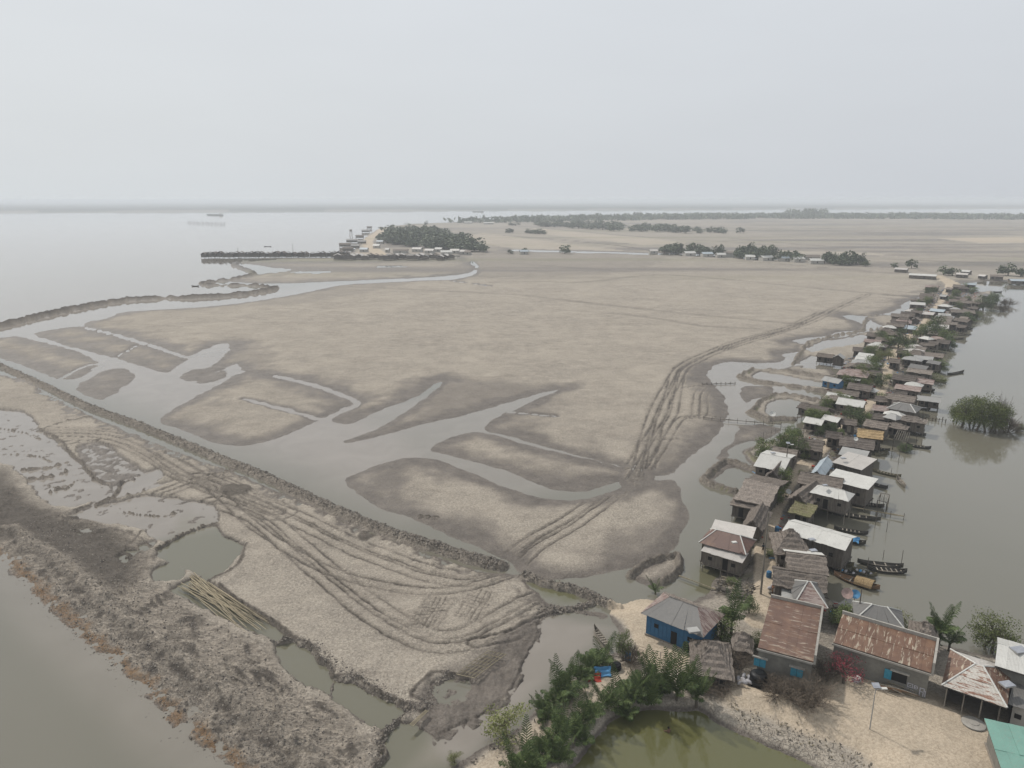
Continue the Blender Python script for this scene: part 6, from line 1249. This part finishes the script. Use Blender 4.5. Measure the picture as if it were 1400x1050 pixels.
# fence of sticks around the blue house yard and shore
def fence(name, label, pts, hh=1.0, step=1.3, rail=True):
    o = empty(name, on(*pts[0]), 0); tag(o, label, 'fence'); B = o.location.copy(); L = smooth_line([on(*p)[:2] for p in pts], False, 4); acc = 0; last = None; Q = []
    for i in range(len(L)-1):
        d = np.linalg.norm(L[i+1]-L[i]); acc += d
        if acc >= step or i == 0: acc = 0; Q.append(Vector((L[i][0], L[i][1], gz(*L[i])))-B)
    for q in Q: m_ = MB(); m_.tube([(q.x, q.y, q.z-.3), (q.x+rb.uniform(-.08,.08), q.y, q.z+hh*rb.uniform(.8, 1.15))], .04, 4); m_.build('post', M['woodl'], o)
    if rail:
        for f in (.45, .85): m_ = MB(); m_.tube([(q.x, q.y, q.z+hh*f) for q in Q], .025, 4); m_.build('rail', M['woodl'], o)
fence('stick_fence', 'thin stick fence along the front of the blue house yard', [(868,890),(890,897),(915,902),(940,905)]); fence('stick_fence', 'broken stick fence on the bank above the olive pond', [(1000,968),(1050,985),(1110,1010),(1160,1035)], .7, 2.2, False)
fence('net_fence', 'ragged stick fence by the speckled thatch and creek', [(1040,600),(1060,592),(1085,586)], 1.2, 1.0); fence('stick_fence', 'stick fence between the stilt house and the pole barrier', [(985,800),(1010,806),(1030,812)], 1.1, .8)
fence('stake_fence', 'reddish stake fence at the end of the wide channel', [(1212,455),(1222,452),(1230,450)], 2.0, .8)
# debris heap (firewood) by the red hipped house and loose clutter in the lanes
def debris(name, label, pts, n, mats, seed, ln=(.3, 1.3)):
    r_ = random.Random(seed); L = [on(*p)[:2] for p in pts]; xs = [p[0] for p in L]; ys = [p[1] for p in L]; mb = MB(); k = 0
    while k < n:
        x, y = r_.uniform(min(xs), max(xs)), r_.uniform(min(ys), max(ys))
        if not inpoly(x, y, L): continue
        k += 1; z = gz(x, y)
        if z < .05 or gsand(x, y) > .45 and r_.random() < .93: continue
        a = r_.uniform(0, 6.28); l = r_.uniform(*ln); zz = z+r_.uniform(.03, .35); mi = r_.randrange(len(mats))
        if r_.random() < .6: mb.tube([(x, y, zz), (x+math.cos(a)*l, y+math.sin(a)*l, zz+r_.uniform(-.1, .25))], r_.uniform(.03, .08), 4, mi)
        else: mb.box((-l*.25, -l*.18, 0), (l*.25, l*.18, r_.uniform(.05, .3)), mi, Matrix.Translation((x, y, zz-.05)) @ Matrix.Rotation(a, 4, 'Z') @ Matrix.Rotation(r_.uniform(-.4, .4), 4, 'X'))
    o = mb.build(name, [M[m] for m in mats]); tag(o, label, None, None, 'stuff')
debris('firewood_debris', 'loose firewood and rubble heap below the red hipped house', [(985,795),(1030,800),(1036,820),(1000,818),(980,808)], 420, ['woodl', 'mudm', 'wood', 'bamboo'], 1, (.3, 1.6))
debris('lane_debris', 'household litter and timber scattered between the houses', [(1045,830),(1030,770),(1010,700),(1040,640),(1100,580),(1150,500),(1230,440),(1290,395),(1340,400),(1310,440),(1260,490),(1240,540),(1190,600),(1150,650),(1110,700),(1120,780),(1150,840),(1100,860)], 6500, ['woodl', 'wood', 'mudm', 'sack', 'wood', 'thatch', 'tarp', 'woodl', 'wood', 'red', 'pink'], 2, (.3, 1.6))
debris('yard_debris', 'leaf litter and sticks on the bank between yard and pond', [(990,960),(1060,960),(1130,1000),(1230,1050),(1160,1050),(1080,1020),(1010,990)], 220, ['woodl', 'bamboo', 'mudm'], 6, (.08, .35))
debris('bank_debris', 'sticks and palm litter on the bank between the two palm rows', [(640,1045),(720,990),(780,960),(850,905),(880,925),(800,985),(720,1045)], 380, ['woodl', 'woodl', 'thatch'], 7, (.1, .5))
# mud clods dug out along dyke and shore
def clods(name, label, lines, n, smin, smax, mats, seed):
    r_ = random.Random(seed); mb = MB()
    for pts, w, wt in lines:
        L = smooth_line([G(*p)[:2] for p in pts], False, 6)
        for _ in range(int(n*wt)):
            i = r_.randrange(len(L)-1); p = L[i]+(L[i+1]-L[i])*r_.random(); x = p[0]+r_.gauss(0, w); y = p[1]+r_.gauss(0, w); z = gz(x, y)
            if z < -.1: continue
            s = r_.uniform(smin, smax)*r_.choice([.6, 1, 1, 1.4]); vs = [(x+s*a+r_.gauss(0, s*.2), y+s*b+r_.gauss(0, s*.2), z+s*c*.8) for a, b, c in ((-1,0,-.3),(0,-1,-.3),(1,0,-.3),(0,1,-.3),(-.4,-.3,.9),(.5,.2,.8))]
            mb.add(vs, [(0,1,4),(1,5,4),(1,2,5),(2,3,5),(3,4,5),(3,0,4)], r_.randrange(len(mats)))
    o = mb.build(name, [M[m] for m in mats]); tag(o, label, None, None, 'stuff')
M['clod_l'] = m_plain('dry clods', (.33, .29, .245), (.24, .21, .175), 2); M['clod_d'] = m_plain('damp clods', (.15, .132, .115), (.10, .09, .08), 2)
clods('dyke_clods', 'broken mud clods piled along the straight dyke', [([(0,500),(60,527),(120,556),(180,578),(240,602),(300,627),(360,651)], .75, 1), ([(360,651),(420,680),(480,707),(540,731),(600,750),(650,766),(684,774)], .7, 1.3), ([(715,788),(745,797),(785,808),(815,818),(835,828)], .5, .35), ([(748,836),(780,832),(810,824)], 1.0, .3)], 4500, .05, .15, ['clod_l', 'clod_l', 'clod_d'], 3)
clods('shore_clods', 'broken mud clods along the ploughed near shore', [([(20,758),(60,795),(95,835),(130,862),(165,892),(205,925),(250,962),(300,1005),(345,1045)], 2.0, 1), ([(60,720),(120,790),(180,830),(260,880),(330,930),(400,980),(450,1040)], 3.5, 1.2), ([(560,970),(545,985),(525,1005),(512,1050)], .6, .25), ([(375,880),(428,886),(456,911),(505,940),(562,970),(585,963),(612,922)], .5, .4)], 3500, .04, .13, ['clod_l', 'clod_d', 'clod_l'], 4)
# ---- people
def body_mesh(o, J, E, mat, name='body', lv=1):
    me = bpy.data.meshes.new(name); ks = list(J); me.from_pydata([J[k][:3] for k in ks], [(ks.index(a), ks.index(b)) for a, b in E], []); me.materials.append(M[mat]); bo = bpy.data.objects.new(name, me); link(bo, o); bo.modifiers.new('s', 'SKIN')
    for i, k in enumerate(ks): me.skin_vertices[0].data[i].radius = (J[k][3], J[k][3])
    me.skin_vertices[0].data[0].use_root = True; bo.modifiers.new('d', 'SUBSURF').levels = lv; return bo
def hair_cap(o, c):
    bmh = bmesh.new(); bmesh.ops.create_uvsphere(bmh, u_segments=12, v_segments=8, radius=.125)
    for v in bmh.verts: v.co = Vector((v.co.x+c[0], v.co.y*1.05+c[1]-.02, max(v.co.z, -.02)+c[2]))
    mh_ = bpy.data.meshes.new('hair'); bmh.to_mesh(mh_); bmh.free(); mh_.materials.append(M['hair']); link(bpy.data.objects.new('hair', mh_), o)
def bather(label, loc, rz):
    o = empty('person', loc, rz); tag(o, label, 'person')
    J = {'pelvis': (0,0,-.35,.15), 'waist': (0,0,-.15,.13), 'chest': (0,.02,.1,.16), 'neck': (0,.04,.28,.06), 'head': (0,.06,.42,.105), 'crown': (0,.05,.52,.085), 'ls': (-.18,.02,.18,.07), 'le': (-.36,.2,.02,.05), 'lh': (-.28,.45,-.02,.035), 'rs': (.18,.02,.18,.07), 're': (.38,.18,.02,.05), 'rh': (.34,.45,-.02,.035), 'lt': (-.1,.05,-.75,.09), 'rt': (.1,.05,-.75,.09)}
    body_mesh(o, J, [('pelvis','waist'),('waist','chest'),('chest','neck'),('neck','head'),('head','crown'),('chest','ls'),('ls','le'),('le','lh'),('chest','rs'),('rs','re'),('re','rh'),('pelvis','lt'),('pelvis','rt')], 'skin'); hair_cap(o, (0, .06, .48))
def walker(label, px, py, rz, shirt, legs):
    o = empty('person', on(px, py), rz); tag(o, label, 'person')
    J = {'pelvis': (0,0,.92,.12), 'chest': (0,.01,1.3,.13), 'neck': (0,.02,1.46,.05), 'head': (0,.04,1.58,.09), 'crown': (0,.03,1.68,.075), 'ls': (-.17,.01,1.38,.055), 'le': (-.24,.04,1.12,.04), 'lh': (-.22,.16,.92,.03), 'rs': (.17,.01,1.38,.055), 're': (.24,0,1.12,.04), 'rh': (.24,.1,.9,.03),
         'lk': (-.1,.12,.5,.06), 'lf': (-.1,.06,.06,.045), 'lt': (-.1,.2,.03,.035), 'rk': (.1,.02,.5,.06), 'rf': (.1,-.16,.08,.045), 'rt': (.1,-.02,.03,.035)}
    body_mesh(o, J, [('pelvis','chest'),('chest','neck'),('neck','head'),('head','crown'),('chest','ls'),('ls','le'),('le','lh'),('chest','rs'),('rs','re'),('re','rh'),('pelvis','lk'),('lk','lf'),('lf','lt'),('pelvis','rk'),('rk','rf'),('rf','rt')], 'skin'); hair_cap(o, (0, .04, 1.64))
    S = {'c': (0,.01,1.28,.155), 'w': (0,0,.98,.145), 'ls': (-.17,.01,1.38,.075), 'le': (-.22,.03,1.18,.06), 'rs': (.17,.01,1.38,.075), 're': (.22,.01,1.18,.06)}
    body_mesh(o, S, [('c','w'),('c','ls'),('ls','le'),('c','rs'),('rs','re')], shirt, 'shirt'); Q = {'p': (0,0,.94,.14), 'lk': (-.1,.11,.52,.085), 'rk': (.1,.02,.52,.085)}; body_mesh(o, Q, [('p','lk'),('p','rk')], legs, 'wrap_skirt')
bather('person bathing chest deep in the olive pond, dark hair and bare shoulders', G(914,1001,0)+Vector((0,0,.05)), .4)
walker('person in a dark green top walking on the sandy path beside the red hipped house', 1043, 756, .4, 'tarpd', 'wood'); walker('person in a brown wrap standing by the white bundles at the path edge', 1056, 813, 2.2, 'brick', 'woodb')
